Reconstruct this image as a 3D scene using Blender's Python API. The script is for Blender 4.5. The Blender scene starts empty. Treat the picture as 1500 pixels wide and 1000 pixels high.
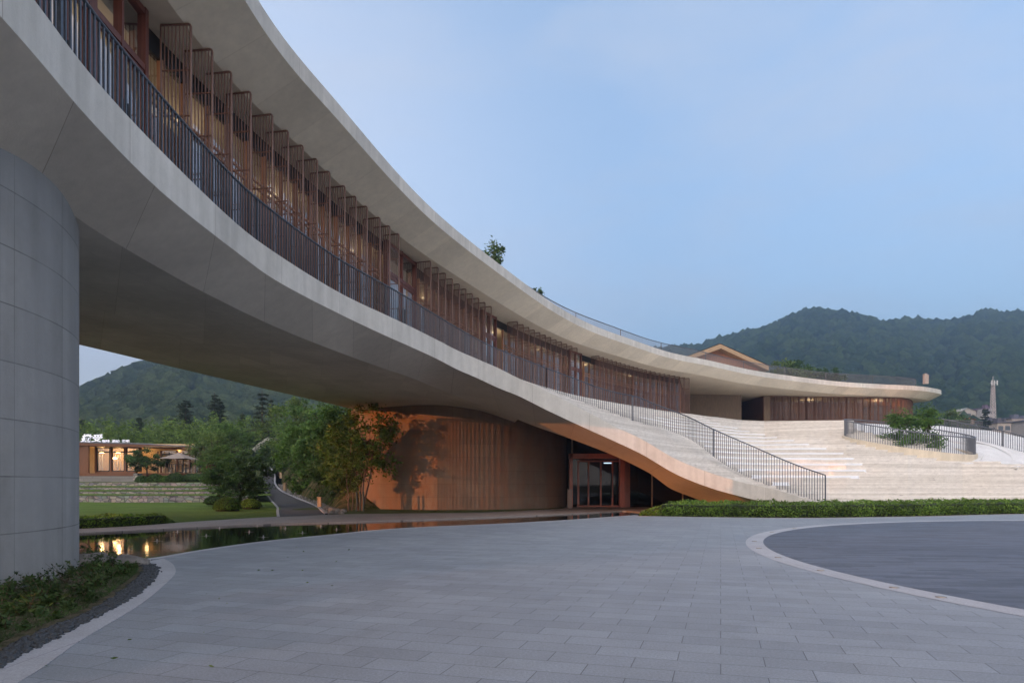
import bpy, bmesh, math, random
import numpy as np
from mathutils import Vector, noise
from mathutils.geometry import tessellate_polygon
R_ = math.radians
scene = bpy.context.scene
col = scene.collection
# ------------------------------------------------------------------ camera
EYE, HOR = 1.4, 709.0
cam_d = bpy.data.cameras.new("camera"); cam = bpy.data.objects.new("camera", cam_d); col.objects.link(cam)
cam.location = (0, 0, EYE); cam.rotation_euler = (R_(90), 0, 0)
cam_d.sensor_width = 36; cam_d.lens = 24; cam_d.shift_y = (HOR-500)/1500.0
cam_d.clip_start = .1; cam_d.clip_end = 6000
scene.camera = cam
# ------------------------------------------------------------------ light
SUN_EL, SUN_DIR = 4.0, (0.80, 0.60)         # travel direction of the low evening light in plan
sun_d = bpy.data.lights.new("sun", 'SUN'); sun = bpy.data.objects.new("sun", sun_d); col.objects.link(sun)
sun_d.energy = 2.0; sun_d.angle = R_(0.15); sun_d.color = (1.0, .33, .09)
sv = Vector((SUN_DIR[0], SUN_DIR[1], -math.tan(R_(SUN_EL))))
sun.rotation_euler = sv.to_track_quat('-Z', 'Y').to_euler()
world = bpy.data.worlds.new("World"); scene.world = world; world.use_nodes = True
nt = world.node_tree; N = nt.nodes; L = nt.links; N.clear()
wo = N.new('ShaderNodeOutputWorld'); bg = N.new('ShaderNodeBackground'); bg.inputs[1].default_value = 0.15
sky = N.new('ShaderNodeTexSky'); sky.sky_type = 'NISHITA'; sky.sun_disc = False
sky.sun_elevation = R_(SUN_EL+5); sky.sun_rotation = math.atan2(-SUN_DIR[0], -SUN_DIR[1]); sky.air_density = 1.0; sky.dust_density = 1.5; sky.ozone_density = 2.0
tc = N.new('ShaderNodeTexCoord')
mp = N.new('ShaderNodeMapping'); mp.inputs['Scale'].default_value = (1.0, .8, 3.4); mp.inputs['Rotation'].default_value = (.3, .5, .2)
nz = N.new('ShaderNodeTexNoise'); nz.inputs['Scale'].default_value = 3.2; nz.inputs['Detail'].default_value = 7; nz.inputs['Roughness'].default_value = .55; nz.inputs['Distortion'].default_value = .3
cr = N.new('ShaderNodeValToRGB'); cr.color_ramp.elements[0].position = .40; cr.color_ramp.elements[1].position = .72
cr.color_ramp.elements[0].color = (0, 0, 0, 1); cr.color_ramp.elements[1].color = (.45, .45, .45, 1)
mix = N.new('ShaderNodeMixRGB'); mix.blend_type = 'MIX'; mix.inputs[2].default_value = (.60, .63, .69, 1)
L.new(tc.outputs['Generated'], mp.inputs[0]); L.new(mp.outputs[0], nz.inputs[0]); L.new(nz.outputs[0], cr.inputs[0])
veil = N.new('ShaderNodeMixRGB'); veil.inputs[0].default_value = .84   # high thin veil of cloud, paler and warmer behind the viewer where the day ends
dt = N.new('ShaderNodeVectorMath'); dt.operation = 'DOT_PRODUCT'; dt.inputs[1].default_value = (-.35, -.93, .05); L.new(tc.outputs['Generated'], dt.inputs[0])
vr = N.new('ShaderNodeValToRGB'); vr.color_ramp.elements[0].position = .35; vr.color_ramp.elements[1].position = .95
mr = N.new('ShaderNodeMapRange'); mr.inputs[1].default_value = -1; mr.inputs[2].default_value = 1; L.new(dt.outputs['Value'], mr.inputs[0])
vr.color_ramp.elements[0].color = (.262, .335, .45, 1); vr.color_ramp.elements[1].color = (3.7, 3.2, 2.8, 1); L.new(mr.outputs[0], vr.inputs[0])
d2 = N.new('ShaderNodeVectorMath'); d2.operation = 'DOT_PRODUCT'; d2.inputs[1].default_value = (-.66, .75, 0); L.new(tc.outputs['Generated'], d2.inputs[0])
m2 = N.new('ShaderNodeMapRange'); m2.interpolation_type = 'SMOOTHSTEP'; m2.inputs[1].default_value = .55; m2.inputs[2].default_value = 1.0; m2.inputs[4].default_value = .8; L.new(d2.outputs['Value'], m2.inputs[0])
gl_ = N.new('ShaderNodeMixRGB'); gl_.inputs[2].default_value = (.88, .86, .90, 1); L.new(m2.outputs[0], gl_.inputs[0]); L.new(vr.outputs[0], gl_.inputs[1]); L.new(gl_.outputs[0], veil.inputs[2])
L.new(sky.outputs[0], veil.inputs[1]); L.new(cr.outputs[0], mix.inputs[0]); L.new(veil.outputs[0], mix.inputs[1]); L.new(mix.outputs[0], bg.inputs[0]); L.new(bg.outputs[0], wo.inputs[0])
scene.view_settings.view_transform = 'Standard'; scene.view_settings.look = 'None'
scene.view_settings.exposure = 3.1; scene.view_settings.gamma = 1.0
scene.cycles.max_bounces = 8; scene.cycles.transparent_max_bounces = 24; scene.cycles.volume_bounces = 0
scene.cycles.use_denoising = True
# ------------------------------------------------------------------ helpers
def P(px, py, h):                      # pixel of the 1500x1000 photo at height h above the eye
    Y = 1000*h/(HOR-py); return Vector(((px-750)/1000*Y, Y, h+EYE))
def Q(px, py, Y):                      # pixel at depth Y
    return Vector(((px-750)/1000*Y, Y, EYE+(HOR-py)/1000*Y))
def G(px, py, z=0.0):
    Y = 1000*(EYE-z)/(py-HOR); return Vector(((px-750)/1000*Y, Y, z))
def tag(o, label=None, cat=None, group=None, kind=None):
    if label: o['label'] = label
    if cat: o['category'] = cat
    if group: o['group'] = group
    if kind: o['kind'] = kind
    return o
def empty(name, loc=(0, 0, 0), rz=0, label=None, cat=None, group=None):
    o = bpy.data.objects.new(name, None); col.objects.link(o); o.location = loc; o.rotation_euler = (0, 0, rz)
    o.empty_display_size = .2
    return tag(o, label, cat, group)
def copy_tree(o, parent=None):
    c = o.copy(); col.objects.link(c); c.parent = parent
    for ch in list(o.children): copy_tree(ch, c)
    return c
class MB:
    def __init__(s): s.v = []; s.f = []; s.m = []; s.uv = []; s.cm = 0
    def face(s, idx, uv=None):
        s.f.append(tuple(idx)); s.m.append(s.cm); s.uv.append(uv)
    def box(s, a, b):
        x0, y0, z0 = a; x1, y1, z1 = b; n = len(s.v)
        s.v += [(x0,y0,z0),(x1,y0,z0),(x1,y1,z0),(x0,y1,z0),(x0,y0,z1),(x1,y0,z1),(x1,y1,z1),(x0,y1,z1)]
        for q in ((0,3,2,1),(4,5,6,7),(0,1,5,4),(1,2,6,5),(2,3,7,6),(3,0,4,7)): s.face([n+i for i in q])
    def bar(s, p, q, w, d=None, up=None):      # rectangular bar from p to q
        d = w if d is None else d
        p = Vector(p); q = Vector(q); t = (q-p)
        if t.length < 1e-6: return
        t.normalize()
        up = Vector(up) if up else (Vector((0,0,1)) if abs(t.z) < .9 else Vector((0,1,0)))
        a = t.cross(up).normalized(); b = a.cross(t).normalized(); n = len(s.v)
        for c in (p, q):
            for sx, sy in ((-1,-1),(1,-1),(1,1),(-1,1)): s.v.append(tuple(c+a*(sx*w/2)+b*(sy*d/2)))
        for k in ((0,1,5,4),(1,2,6,5),(2,3,7,6),(3,0,4,7),(3,2,1,0),(4,5,6,7)): s.face([n+i for i in k])
    def tube(s, pts, rad, seg=8, close=False):
        pts = [Vector(p) for p in pts]; n0 = len(s.v); m = len(pts)
        rr = rad if hasattr(rad, '__len__') else [rad]*m
        ref = None
        for i, p in enumerate(pts):
            t = (pts[min(i+1, m-1)]-pts[max(i-1, 0)])
            if close: t = pts[(i+1) % m]-pts[(i-1) % m]
            t = t.normalized() if t.length > 1e-9 else Vector((0,0,1))
            if ref is None: ref = Vector((0,0,1)) if abs(t.z) < .9 else Vector((1,0,0))
            a = t.cross(ref).normalized(); b = a.cross(t).normalized(); ref = b if abs(t.z) > .5 else Vector((0,0,1))
            for k in range(seg):
                an = 2*math.pi*k/seg; s.v.append(tuple(p+(a*math.cos(an)+b*math.sin(an))*rr[i]))
        for i in range(m-1 if not close else m):
            j = (i+1) % m
            for k in range(seg):
                k2 = (k+1) % seg; s.face((n0+i*seg+k, n0+i*seg+k2, n0+j*seg+k2, n0+j*seg+k))
        if not close:
            s.face([n0+k for k in range(seg)][::-1]); s.face([n0+(m-1)*seg+k for k in range(seg)])
    def ribbon(s, A, B, u=None, flip=False, v0=0.0, vs=None):   # strip between two equal-length polylines, UV in metres
        n0 = len(s.v); m = len(A)
        if u is None:
            u = [0.0]
            for i in range(1, m): u.append(u[-1]+(Vector(A[i])-Vector(A[i-1])).length)
        for a, b in zip(A, B): s.v.append(tuple(a)); s.v.append(tuple(b))
        for i in range(m-1):
            q = [n0+2*i, n0+2*i+2, n0+2*i+3, n0+2*i+1]
            w0 = (Vector(A[i])-Vector(B[i])).length; w1 = (Vector(A[i+1])-Vector(B[i+1])).length
            uv = [(u[i], v0), (u[i+1], v0), (u[i+1], v0+w1), (u[i], v0+w0)]
            if flip: q.reverse(); uv.reverse()
            s.face(q, uv)
        return u
    def poly(s, pts, flip=False):
        n0 = len(s.v); s.v += [tuple(p) for p in pts]
        for t in tessellate_polygon([[Vector((p[0], p[1], 0)) for p in pts]]):
            a, b, c = [Vector(pts[i]) for i in t]
            nrm = (b-a).cross(c-a)
            t = list(t)
            if (nrm.z < 0) != flip: t.reverse()
            s.face([n0+i for i in t])
    def lathe(s, prof, seg=20, c=(0,0,0)):
        n0 = len(s.v); m = len(prof)
        for r, z in prof:
            for k in range(seg):
                a = 2*math.pi*k/seg; s.v.append((c[0]+r*math.cos(a), c[1]+r*math.sin(a), c[2]+z))
        for i in range(m-1):
            for k in range(seg):
                k2 = (k+1) % seg; s.face((n0+i*seg+k, n0+i*seg+k2, n0+(i+1)*seg+k2, n0+(i+1)*seg+k))
    def build(s, name, mats, parent=None, smooth=False):
        me = bpy.data.meshes.new(name); me.from_pydata(s.v, [], s.f)
        mats = mats if isinstance(mats, (list, tuple)) else [mats]
        for m in mats: me.materials.append(m)
        me.polygons.foreach_set('material_index', s.m)
        if any(s.uv):
            ul = me.uv_layers.new(name='UVMap'); k = 0
            for f, u in zip(s.f, s.uv):
                for i in range(len(f)):
                    ul.data[k].uv = u[i] if u else (0, 0); k += 1
        if smooth: me.polygons.foreach_set('use_smooth', [True]*len(s.f))
        me.update()
        o = bpy.data.objects.new(name, me); col.objects.link(o)
        if parent: o.parent = parent
        return o
def quads_obj(name, verts, mat, parent=None, nper=4):
    verts = np.asarray(verts, dtype=np.float32).reshape(-1, 3); n = len(verts)//nper
    me = bpy.data.meshes.new(name); me.vertices.add(len(verts)); me.vertices.foreach_set('co', verts.ravel())
    me.loops.add(n*nper); me.loops.foreach_set('vertex_index', np.arange(n*nper, dtype=np.int32))
    me.polygons.add(n); me.polygons.foreach_set('loop_start', np.arange(0, n*nper, nper, dtype=np.int32))
    me.polygons.foreach_set('loop_total', np.full(n, nper, dtype=np.int32))
    me.materials.append(mat); me.update(calc_edges=True)
    o = bpy.data.objects.new(name, me); col.objects.link(o)
    if parent: o.parent = parent
    return o
def spline(pts, step=.5):              # Catmull-Rom through pts, resampled
    pts = [Vector(p) for p in pts]; out = []
    for i in range(len(pts)-1):
        p0 = pts[i-1] if i else pts[0]*2-pts[1]; p1, p2 = pts[i], pts[i+1]
        p3 = pts[i+2] if i+2 < len(pts) else pts[-1]*2-pts[-2]
        d1 = max((p1-p0).length, 1e-3)**.5; d2 = max((p2-p1).length, 1e-3)**.5; d3 = max((p3-p2).length, 1e-3)**.5
        m1 = ((p1-p0)/d1-(p2-p0)/(d1+d2)+(p2-p1)/d2)*d2; m2 = ((p2-p1)/d2-(p3-p1)/(d2+d3)+(p3-p2)/d3)*d2
        n = max(2, int((p2-p1).length/step*3))
        for k in range(n):
            t = k/n; out.append(p1*(2*t**3-3*t*t+1)+m1*(t**3-2*t*t+t)+p2*(-2*t**3+3*t*t)+m2*(t**3-t*t))
    out.append(pts[-1]); return resample(out, step)
def arclen(pts):
    s = [0.0]
    for a, b in zip(pts, pts[1:]): s.append(s[-1]+(b-a).length)
    return s
def at_s(pts, S, s):
    s = min(max(s, 0), S[-1]); i = int(np.searchsorted(S, s)); i = max(1, min(i, len(S)-1))
    t = (s-S[i-1])/max(S[i]-S[i-1], 1e-9); return pts[i-1].lerp(pts[i], t)
def resample(pts, step=None, n=None):
    S = arclen(pts); n = n or max(2, int(round(S[-1]/step))+1)
    return [at_s(pts, S, S[-1]*k/(n-1)) for k in range(n)]
def offset(pts, d, z=None):            # to the left of travel for d > 0
    out = []; m = len(pts)
    for i, p in enumerate(pts):
        t = pts[min(i+1, m-1)]-pts[max(i-1, 0)]; t.z = 0; t.normalize()
        out.append(Vector((p.x-t.y*d, p.y+t.x*d, p.z if z is None else z)))
    return out
def setz(pts, z): return [Vector((p[0], p[1], z)) for p in pts]
def addz(pts, z): return [Vector((p[0], p[1], p[2]+z)) for p in pts]
# ------------------------------------------------------------------ materials
def hexc(c): return tuple(c)+(1.0,)
class Mat:
    def __init__(s, name, color=(.5,.5,.5), rough=.7, metal=0.0, spec=.5):
        s.m = bpy.data.materials.new(name); s.m.use_nodes = True; s.t = s.m.node_tree; s.n = s.t.nodes
        s.b = s.n['Principled BSDF']; s.b.inputs['Base Color'].default_value = hexc(color)
        s.b.inputs['Roughness'].default_value = rough; s.b.inputs['Metallic'].default_value = metal
        s.b.inputs['Specular IOR Level'].default_value = spec; s.colsock = None
        s.color = color
    def node(s, t, **kw):
        n = s.n.new(t)
        for k, v in kw.items():
            if k in n.inputs: n.inputs[k].default_value = v
            else: setattr(n, k, v)
        return n
    def link(s, a, b): s.t.links.new(a, b)
    def coord(s, kind='Object', scale=(1,1,1), rot=(0,0,0)):
        c = s.node('ShaderNodeTexCoord'); m = s.node('ShaderNodeMapping')
        m.inputs['Scale'].default_value = scale; m.inputs['Rotation'].default_value = rot
        s.link(c.outputs[kind], m.inputs[0]); return m.outputs[0]
    def cur(s):
        if s.colsock is None:
            r = s.node('ShaderNodeRGB'); r.outputs[0].default_value = hexc(s.color); s.colsock = r.outputs[0]
        return s.colsock
    def setcol(s, sock): s.colsock = sock; s.link(sock, s.b.inputs['Base Color'])
    def ramp(s, sock, a, b, ca=(0,0,0), cb=(1,1,1)):
        r = s.node('ShaderNodeValToRGB'); r.color_ramp.elements[0].position = a; r.color_ramp.elements[1].position = b
        r.color_ramp.elements[0].color = hexc(ca); r.color_ramp.elements[1].color = hexc(cb)
        s.link(sock, r.inputs[0]); return r.outputs[0]
    def mixc(s, fac, c2, mode='MIX'):
        m = s.node('ShaderNodeMixRGB', blend_type=mode)
        if hasattr(fac, 'is_output') or not isinstance(fac, (int, float)): s.link(fac, m.inputs[0])
        else: m.inputs[0].default_value = fac
        s.link(s.cur(), m.inputs[1])
        if isinstance(c2, tuple): m.inputs[2].default_value = hexc(c2)
        else: s.link(c2, m.inputs[2])
        s.setcol(m.outputs[0]); return s
    def noise(s, scale=5, detail=5, rough=.55, coord='Object', sc=(1,1,1), lo=.35, hi=.65, ca=(0,0,0), cb=(1,1,1), c2=None, mode='MIX', dist=0.0):
        nz = s.node('ShaderNodeTexNoise', Scale=scale, Detail=detail, Roughness=rough, Distortion=dist)
        s.link(s.coord(coord, sc), nz.inputs['Vector']); r = s.ramp(nz.outputs[0], lo, hi, ca, cb)
        if c2 is not None: s.mixc(r, c2, mode)
        return r
    def bump(s, sock, strength=.3, dist=.02):
        b = s.node('ShaderNodeBump', Strength=strength, Distance=dist); s.link(sock, b.inputs['Height'])
        old = s.b.inputs['Normal'].links
        if old: s.link(old[0].from_socket, b.inputs['Normal'])
        s.link(b.outputs[0], s.b.inputs['Normal']); return s
    def mul(s, sock):                       # multiply colour with a grey socket
        m = s.node('ShaderNodeMixRGB', blend_type='MULTIPLY'); m.inputs[0].default_value = 1.0
        s.link(s.cur(), m.inputs[1]); s.link(sock, m.inputs[2]); s.setcol(m.outputs[0]); return s
def concrete(name, color, stain=.8, joint=0, streak=True, jv=0, jcol=(.55,.52,.5)):
    m = Mat(name, color, .75, spec=.3)
    m.mul(m.noise(.35, 6, .6, lo=.3, hi=.7, ca=(stain,)*3, cb=(1.08,)*3, dist=.5))
    m.mul(m.noise(4, 8, .7, lo=.3, hi=.7, ca=(.9,)*3, cb=(1.05,)*3))
    if streak: m.mul(m.noise(3.0, 5, .6, sc=(1,1,.06), lo=.35, hi=.7, ca=(.86,.86,.85), cb=(1.06,)*3))
    m.bump(m.noise(30, 6, .6), .15, .01)
    if joint:
        w = m.node('ShaderNodeTexBrick', offset=0.0, Scale=1.0); w.inputs['Mortar Size'].default_value = .009; w.inputs['Mortar Smooth'].default_value = .3
        w.inputs['Brick Width'].default_value = joint; w.inputs['Row Height'].default_value = jv or 50
        w.inputs['Color1'].default_value = (1,1,1,1); w.inputs['Color2'].default_value = (.87,.87,.87,1); w.inputs['Mortar'].default_value = hexc(jcol)
        m.link(m.coord('UV'), w.inputs['Vector']); m.mul(w.outputs[0])
    return m.m
M = {}
M['fascia'] = concrete('fascia_concrete', (.64,.61,.555), .86, 3.2)
M['soffit'] = concrete('soffit_concrete', (.60,.54,.46), .85, 2.4, streak=False, jv=0)
M['soffit_flat'] = concrete('flat_soffit_concrete', (.68,.62,.54), .8, 3.0, streak=False, jv=2.4, jcol=(.75,.73,.7))
M['roof_soffit'] = concrete('roof_soffit_concrete', (.78,.69,.54), .9, 1.6, streak=False, jcol=(.8,.78,.75))
M['pier'] = concrete('pier_stone', (.32,.315,.305), .84, 1.22, jv=.752, jcol=(.45,.45,.45))
M['drum'] = concrete('drum_stone', (.22,.165,.125), .75, 2.9, jv=.72, jcol=(.6,.55,.5))
def granite(name, c, w, h, rot, var=.1, mortar=.35, msize=.004, speck=.3):
    m = Mat(name, c, .62, spec=.35)
    b = m.node('ShaderNodeTexBrick', offset=.5, Scale=1.0)
    b.inputs['Brick Width'].default_value = w; b.inputs['Row Height'].default_value = h; b.inputs['Mortar Size'].default_value = msize
    b.inputs['Mortar Smooth'].default_value = .1; b.inputs['Bias'].default_value = 0
    b.inputs['Color1'].default_value = (1-var,)*3+(1,); b.inputs['Color2'].default_value = (1+var*.6,)*3+(1,); b.inputs['Mortar'].default_value = (mortar,)*3+(1,)
    m.link(m.coord('Object', rot=(0,0,R_(rot))), b.inputs['Vector'])
    fac = b.outputs['Fac']
    nz = m.noise(1.1, 4, .7, lo=.44, hi=.6)       # joints open and close along their length
    cm = m.node('ShaderNodeMixRGB', blend_type='MIX'); m.link(nz, cm.inputs[0]); cm.inputs[1].default_value = (.97,.97,.97,1); m.link(b.outputs[0], cm.inputs[2])
    cm2 = m.node('ShaderNodeMixRGB', blend_type='MIX'); cm2.inputs[0].default_value = .12; m.link(b.outputs[0], cm2.inputs[1]); m.link(cm.outputs[0], cm2.inputs[2])
    m.mul(cm2.outputs[0])
    m.mul(m.noise(.25, 5, .6, lo=.3, hi=.7, ca=(.9,.9,.92), cb=(1.08,1.07,1.05), dist=.6))
    m.mul(m.noise(1.6, 6, .65, lo=.3, hi=.7, ca=(.9,.89,.87), cb=(1.05,)*3)); m.mul(m.noise(.5, 8, .75, lo=.56, hi=.72, ca=(1,1,1), cb=(.84,.83,.82), dist=1.5))
    s = m.noise(48, 5, .9, lo=.35, hi=.65, ca=(1-speck,)*3, cb=(1+speck,)*3); m.mul(s)
    m.bump(s, .25, .004)
    return m.m
def mottle(mt, c2):      # weathering patches on an existing concrete
    nt_ = mt.node_tree; b_ = nt_.nodes['Principled BSDF']; src = b_.inputs['Base Color'].links[0].from_socket
    tc_ = nt_.nodes.new('ShaderNodeTexCoord'); mp_ = nt_.nodes.new('ShaderNodeMapping'); mp_.inputs['Scale'].default_value = (1,1,.55); n_ = nt_.nodes.new('ShaderNodeTexNoise'); n_.inputs['Scale'].default_value = .8; n_.inputs['Detail'].default_value = 9; n_.inputs['Roughness'].default_value = .7
    r_ = nt_.nodes.new('ShaderNodeValToRGB'); r_.color_ramp.elements[0].position = .42; r_.color_ramp.elements[1].position = .66; r_.color_ramp.elements[1].color = (.75,.75,.75,1)
    x_ = nt_.nodes.new('ShaderNodeMixRGB'); x_.inputs[2].default_value = hexc(c2)
    for a_, b2 in ((tc_.outputs['Object'], mp_.inputs[0]), (mp_.outputs[0], n_.inputs[0]), (n_.outputs[0], r_.inputs[0]), (r_.outputs[0], x_.inputs[0]), (src, x_.inputs[1]), (x_.outputs[0], b_.inputs['Base Color'])): nt_.links.new(a_, b2)
mottle(M['drum'], (.21,.105,.06))
mottle(M['pier'], (.25,.25,.25))
M['paving'] = granite('light_paving', (.225,.25,.283), .66, .31, 17, .12)
M['paving_dark'] = granite('dark_paving', (.088,.102,.135), .9, .16, 6, .34, .6, .003)
M['kerb'] = granite('kerb_granite', (.34,.35,.38), 1.1, 60, 0, .04, .5)
M['path'] = granite('path_granite', (.22,.195,.185), .6, .3, -38, .1)
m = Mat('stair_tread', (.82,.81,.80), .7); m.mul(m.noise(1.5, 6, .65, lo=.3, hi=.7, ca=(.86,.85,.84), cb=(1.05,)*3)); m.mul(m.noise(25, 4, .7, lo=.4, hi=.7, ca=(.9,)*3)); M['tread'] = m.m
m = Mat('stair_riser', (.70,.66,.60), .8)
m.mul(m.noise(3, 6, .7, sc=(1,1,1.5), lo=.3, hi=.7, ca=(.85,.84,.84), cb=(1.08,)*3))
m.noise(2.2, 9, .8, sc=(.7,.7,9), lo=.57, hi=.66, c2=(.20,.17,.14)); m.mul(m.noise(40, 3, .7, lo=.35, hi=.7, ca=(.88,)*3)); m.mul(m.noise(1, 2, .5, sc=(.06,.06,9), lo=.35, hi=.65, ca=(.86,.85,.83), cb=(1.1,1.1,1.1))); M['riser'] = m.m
M['curb'] = concrete('cream_curb', (.62,.54,.42), .88)
m = Mat('railing_steel', (.085,.095,.115), .38, .6); m.mul(m.noise(20, 3, ca=(.8,)*3)); M['rail'] = m.m
m = Mat('bronze_rail_steel', (.13,.135,.15), .4, .5); M['rail2'] = m.m
def wood(name, c, rough=.5, sc=(6,6,.5)):
    m = Mat(name, c, rough); m.mul(m.noise(3, 6, .65, sc=sc, lo=.3, hi=.7, ca=(.72,)*3, cb=(1.18,)*3, dist=.6)); m.bump(m.noise(8, 5, sc=sc), .1, .01); return m.m
M['fin'] = wood('screen_bronze', (.20,.10,.07), .42)
M['slat'] = wood('slat_wood', (.45,.225,.13), .55)
M['frame'] = wood('door_frame_wood', (.15,.045,.03), .35)
M['portal'] = wood('portal_wood', (.34,.085,.04), .35)
M['dark'] = Mat('dark_metal', (.03,.032,.036), .4, .5).m
M['tan'] = wood('interior_panel', (.42,.30,.19), .6)
M['brown_wall'] = wood('brown_wall_panel', (.235,.165,.11), .65, (5,5,.6))
M['brown_mesh'] = wood('brown_screen_panel', (.17,.082,.05), .55, (5,5,.6))
M['floor_in'] = Mat('interior_floor', (.2,.17,.14), .4).m
def glass(name, tint=(.9,.93,.95), refl=.16, rough=.02):
    m = bpy.data.materials.new(name); m.use_nodes = True; t = m.node_tree; n = t.nodes; n.clear()
    o = n.new('ShaderNodeOutputMaterial'); mx = n.new('ShaderNodeMixShader'); tr = n.new('ShaderNodeBsdfTransparent'); gl = n.new('ShaderNodeBsdfGlossy')
    lw = n.new('ShaderNodeLayerWeight'); lw.inputs[0].default_value = .25
    mr = n.new('ShaderNodeMapRange'); mr.inputs[3].default_value = refl; mr.inputs[4].default_value = .9
    tr.inputs[0].default_value = hexc(tint); gl.inputs['Roughness'].default_value = rough; gl.inputs['Color'].default_value = (.9,.92,.95,1)
    t.links.new(lw.outputs['Facing'], mr.inputs[0]); t.links.new(mr.outputs[0], mx.inputs[0])
    t.links.new(tr.outputs[0], mx.inputs[1]); t.links.new(gl.outputs[0], mx.inputs[2]); t.links.new(mx.outputs[0], o.inputs[0]); return m
M['glass'] = glass('window_glass', (.75,.76,.76), .08)
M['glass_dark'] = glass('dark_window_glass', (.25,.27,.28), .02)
def emis(name, c, s):
    m = Mat(name, c); m.b.inputs['Emission Color'].default_value = hexc(c); m.b.inputs['Emission Strength'].default_value = s; return m.m
M['lamp'] = emis('lamp_glow', (1.0,.78,.48), .12)
M['lamp_cafe'] = emis('cafe_lamp_glow', (1.0,.55,.2), 3.5)
m = Mat('pool_water', (.004,.007,.006), .03); m.b.inputs['IOR'].default_value = 1.33; m.b.inputs['Specular IOR Level'].default_value = .9
m.bump(m.noise(1.2, 3, .5, sc=(1,1.0,1)), .035, .02); m.bump(m.noise(9, 3, .5), .02, .01); M['water'] = m.m
m = Mat('lawn_grass', (.095,.15,.032), .9, spec=.1); m.mul(m.noise(.4, 5, .6, lo=.3, hi=.7, ca=(.75,.8,.7), cb=(1.2,1.15,1.1))); m.mul(m.noise(14, 5, .75, lo=.3, hi=.7, ca=(.7,)*3, cb=(1.3,)*3)); m.bump(m.noise(40, 4, .7), .6, .04); M['lawn'] = m.m
m = Mat('meadow_ground', (.10,.10,.045), .95, spec=.1); m.noise(.8, 6, .7, lo=.4, hi=.62, c2=(.045,.08,.02)); m.mul(m.noise(12, 5, .75, lo=.3, hi=.7, ca=(.65,)*3, cb=(1.3,)*3)); M['meadow'] = m.m
m = Mat('dry_soil', (.14,.115,.085), .95, spec=.1); m.noise(3, 7, .75, lo=.42, hi=.6, c2=(.045,.055,.022)); m.mul(m.noise(60, 4, .8, lo=.3, hi=.7, ca=(.6,)*3, cb=(1.3,)*3)); m.bump(m.noise(30, 6, .7), .6, .03); M['soil'] = m.m
m = Mat('asphalt', (.05,.05,.054), .85); m.mul(m.noise(80, 4, .7, lo=.3, hi=.7, ca=(.75,)*3, cb=(1.3,)*3)); m.mul(m.noise(.6, 4, ca=(.85,)*3)); M['asphalt'] = m.m
m = Mat('bank_soil', (.24,.19,.10), .95, spec=.1); m.noise(1.1, 7, .75, sc=(1,1,.35), lo=.4, hi=.58, c2=(.055,.085,.022)); m.mul(m.noise(14, 6, .8, lo=.3, hi=.7, ca=(.5,)*3, cb=(1.3,)*3)); m.bump(m.noise(3, 8, .75, sc=(1,1,.4)), .9, .3); M['bank'] = m.m
m = Mat('dark_gravel_stone', (.03,.035,.042), .5); M['gravel'] = m.m
m = Mat('rubble_stone', (.21,.18,.15), .85)
v = m.node('ShaderNodeTexVoronoi', Scale=2.6); m.link(m.coord('Object', (1,.3,1.8)), v.inputs['Vector']); m.mixc(.55, v.outputs['Color'], 'OVERLAY')
hs = m.node('ShaderNodeHueSaturation', Saturation=.35); m.link(m.cur(), hs.inputs['Color']); m.setcol(hs.outputs[0])
v2 = m.node('ShaderNodeTexVoronoi', Scale=2.6, feature='DISTANCE_TO_EDGE'); m.link(m.coord('Object', (1,.3,1.8)), v2.inputs['Vector']); m.mul(m.ramp(v2.outputs[0], .02, .1, (.3,)*3)); M['rubble'] = m.m
m = Mat('grey_block', (.22,.215,.215), .8)
b = m.node('ShaderNodeTexBrick', Scale=1.0); b.inputs['Brick Width'].default_value = 1.5; b.inputs['Row Height'].default_value = .2; b.inputs['Mortar Size'].default_value = .012
b.inputs['Color1'].default_value = (1,1,1,1); b.inputs['Color2'].default_value = (.75,.74,.73,1); b.inputs['Mortar'].default_value = (.4,.4,.4,1); m.link(m.coord('UV'), b.inputs['Vector']); m.mul(b.outputs[0]); M['block'] = m.m
m = Mat('river_rock', (.2,.185,.17), .6); m.mul(m.noise(2.5, 8, .7, lo=.3, hi=.7, ca=(.45,)*3, cb=(1.3,)*3)); m.bump(m.noise(5, 8, .7), .6, .1); M['rock'] = m.m
def bark(name, c):
    m = Mat(name, c, .9, spec=.1); m.mul(m.noise(10, 6, .7, sc=(1,1,.25), lo=.3, hi=.7, ca=(.55,)*3, cb=(1.25,)*3)); return m.m
M['bark'] = bark('bark', (.085,.06,.045)); M['bark_pale'] = bark('pale_bark', (.17,.125,.10))
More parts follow.
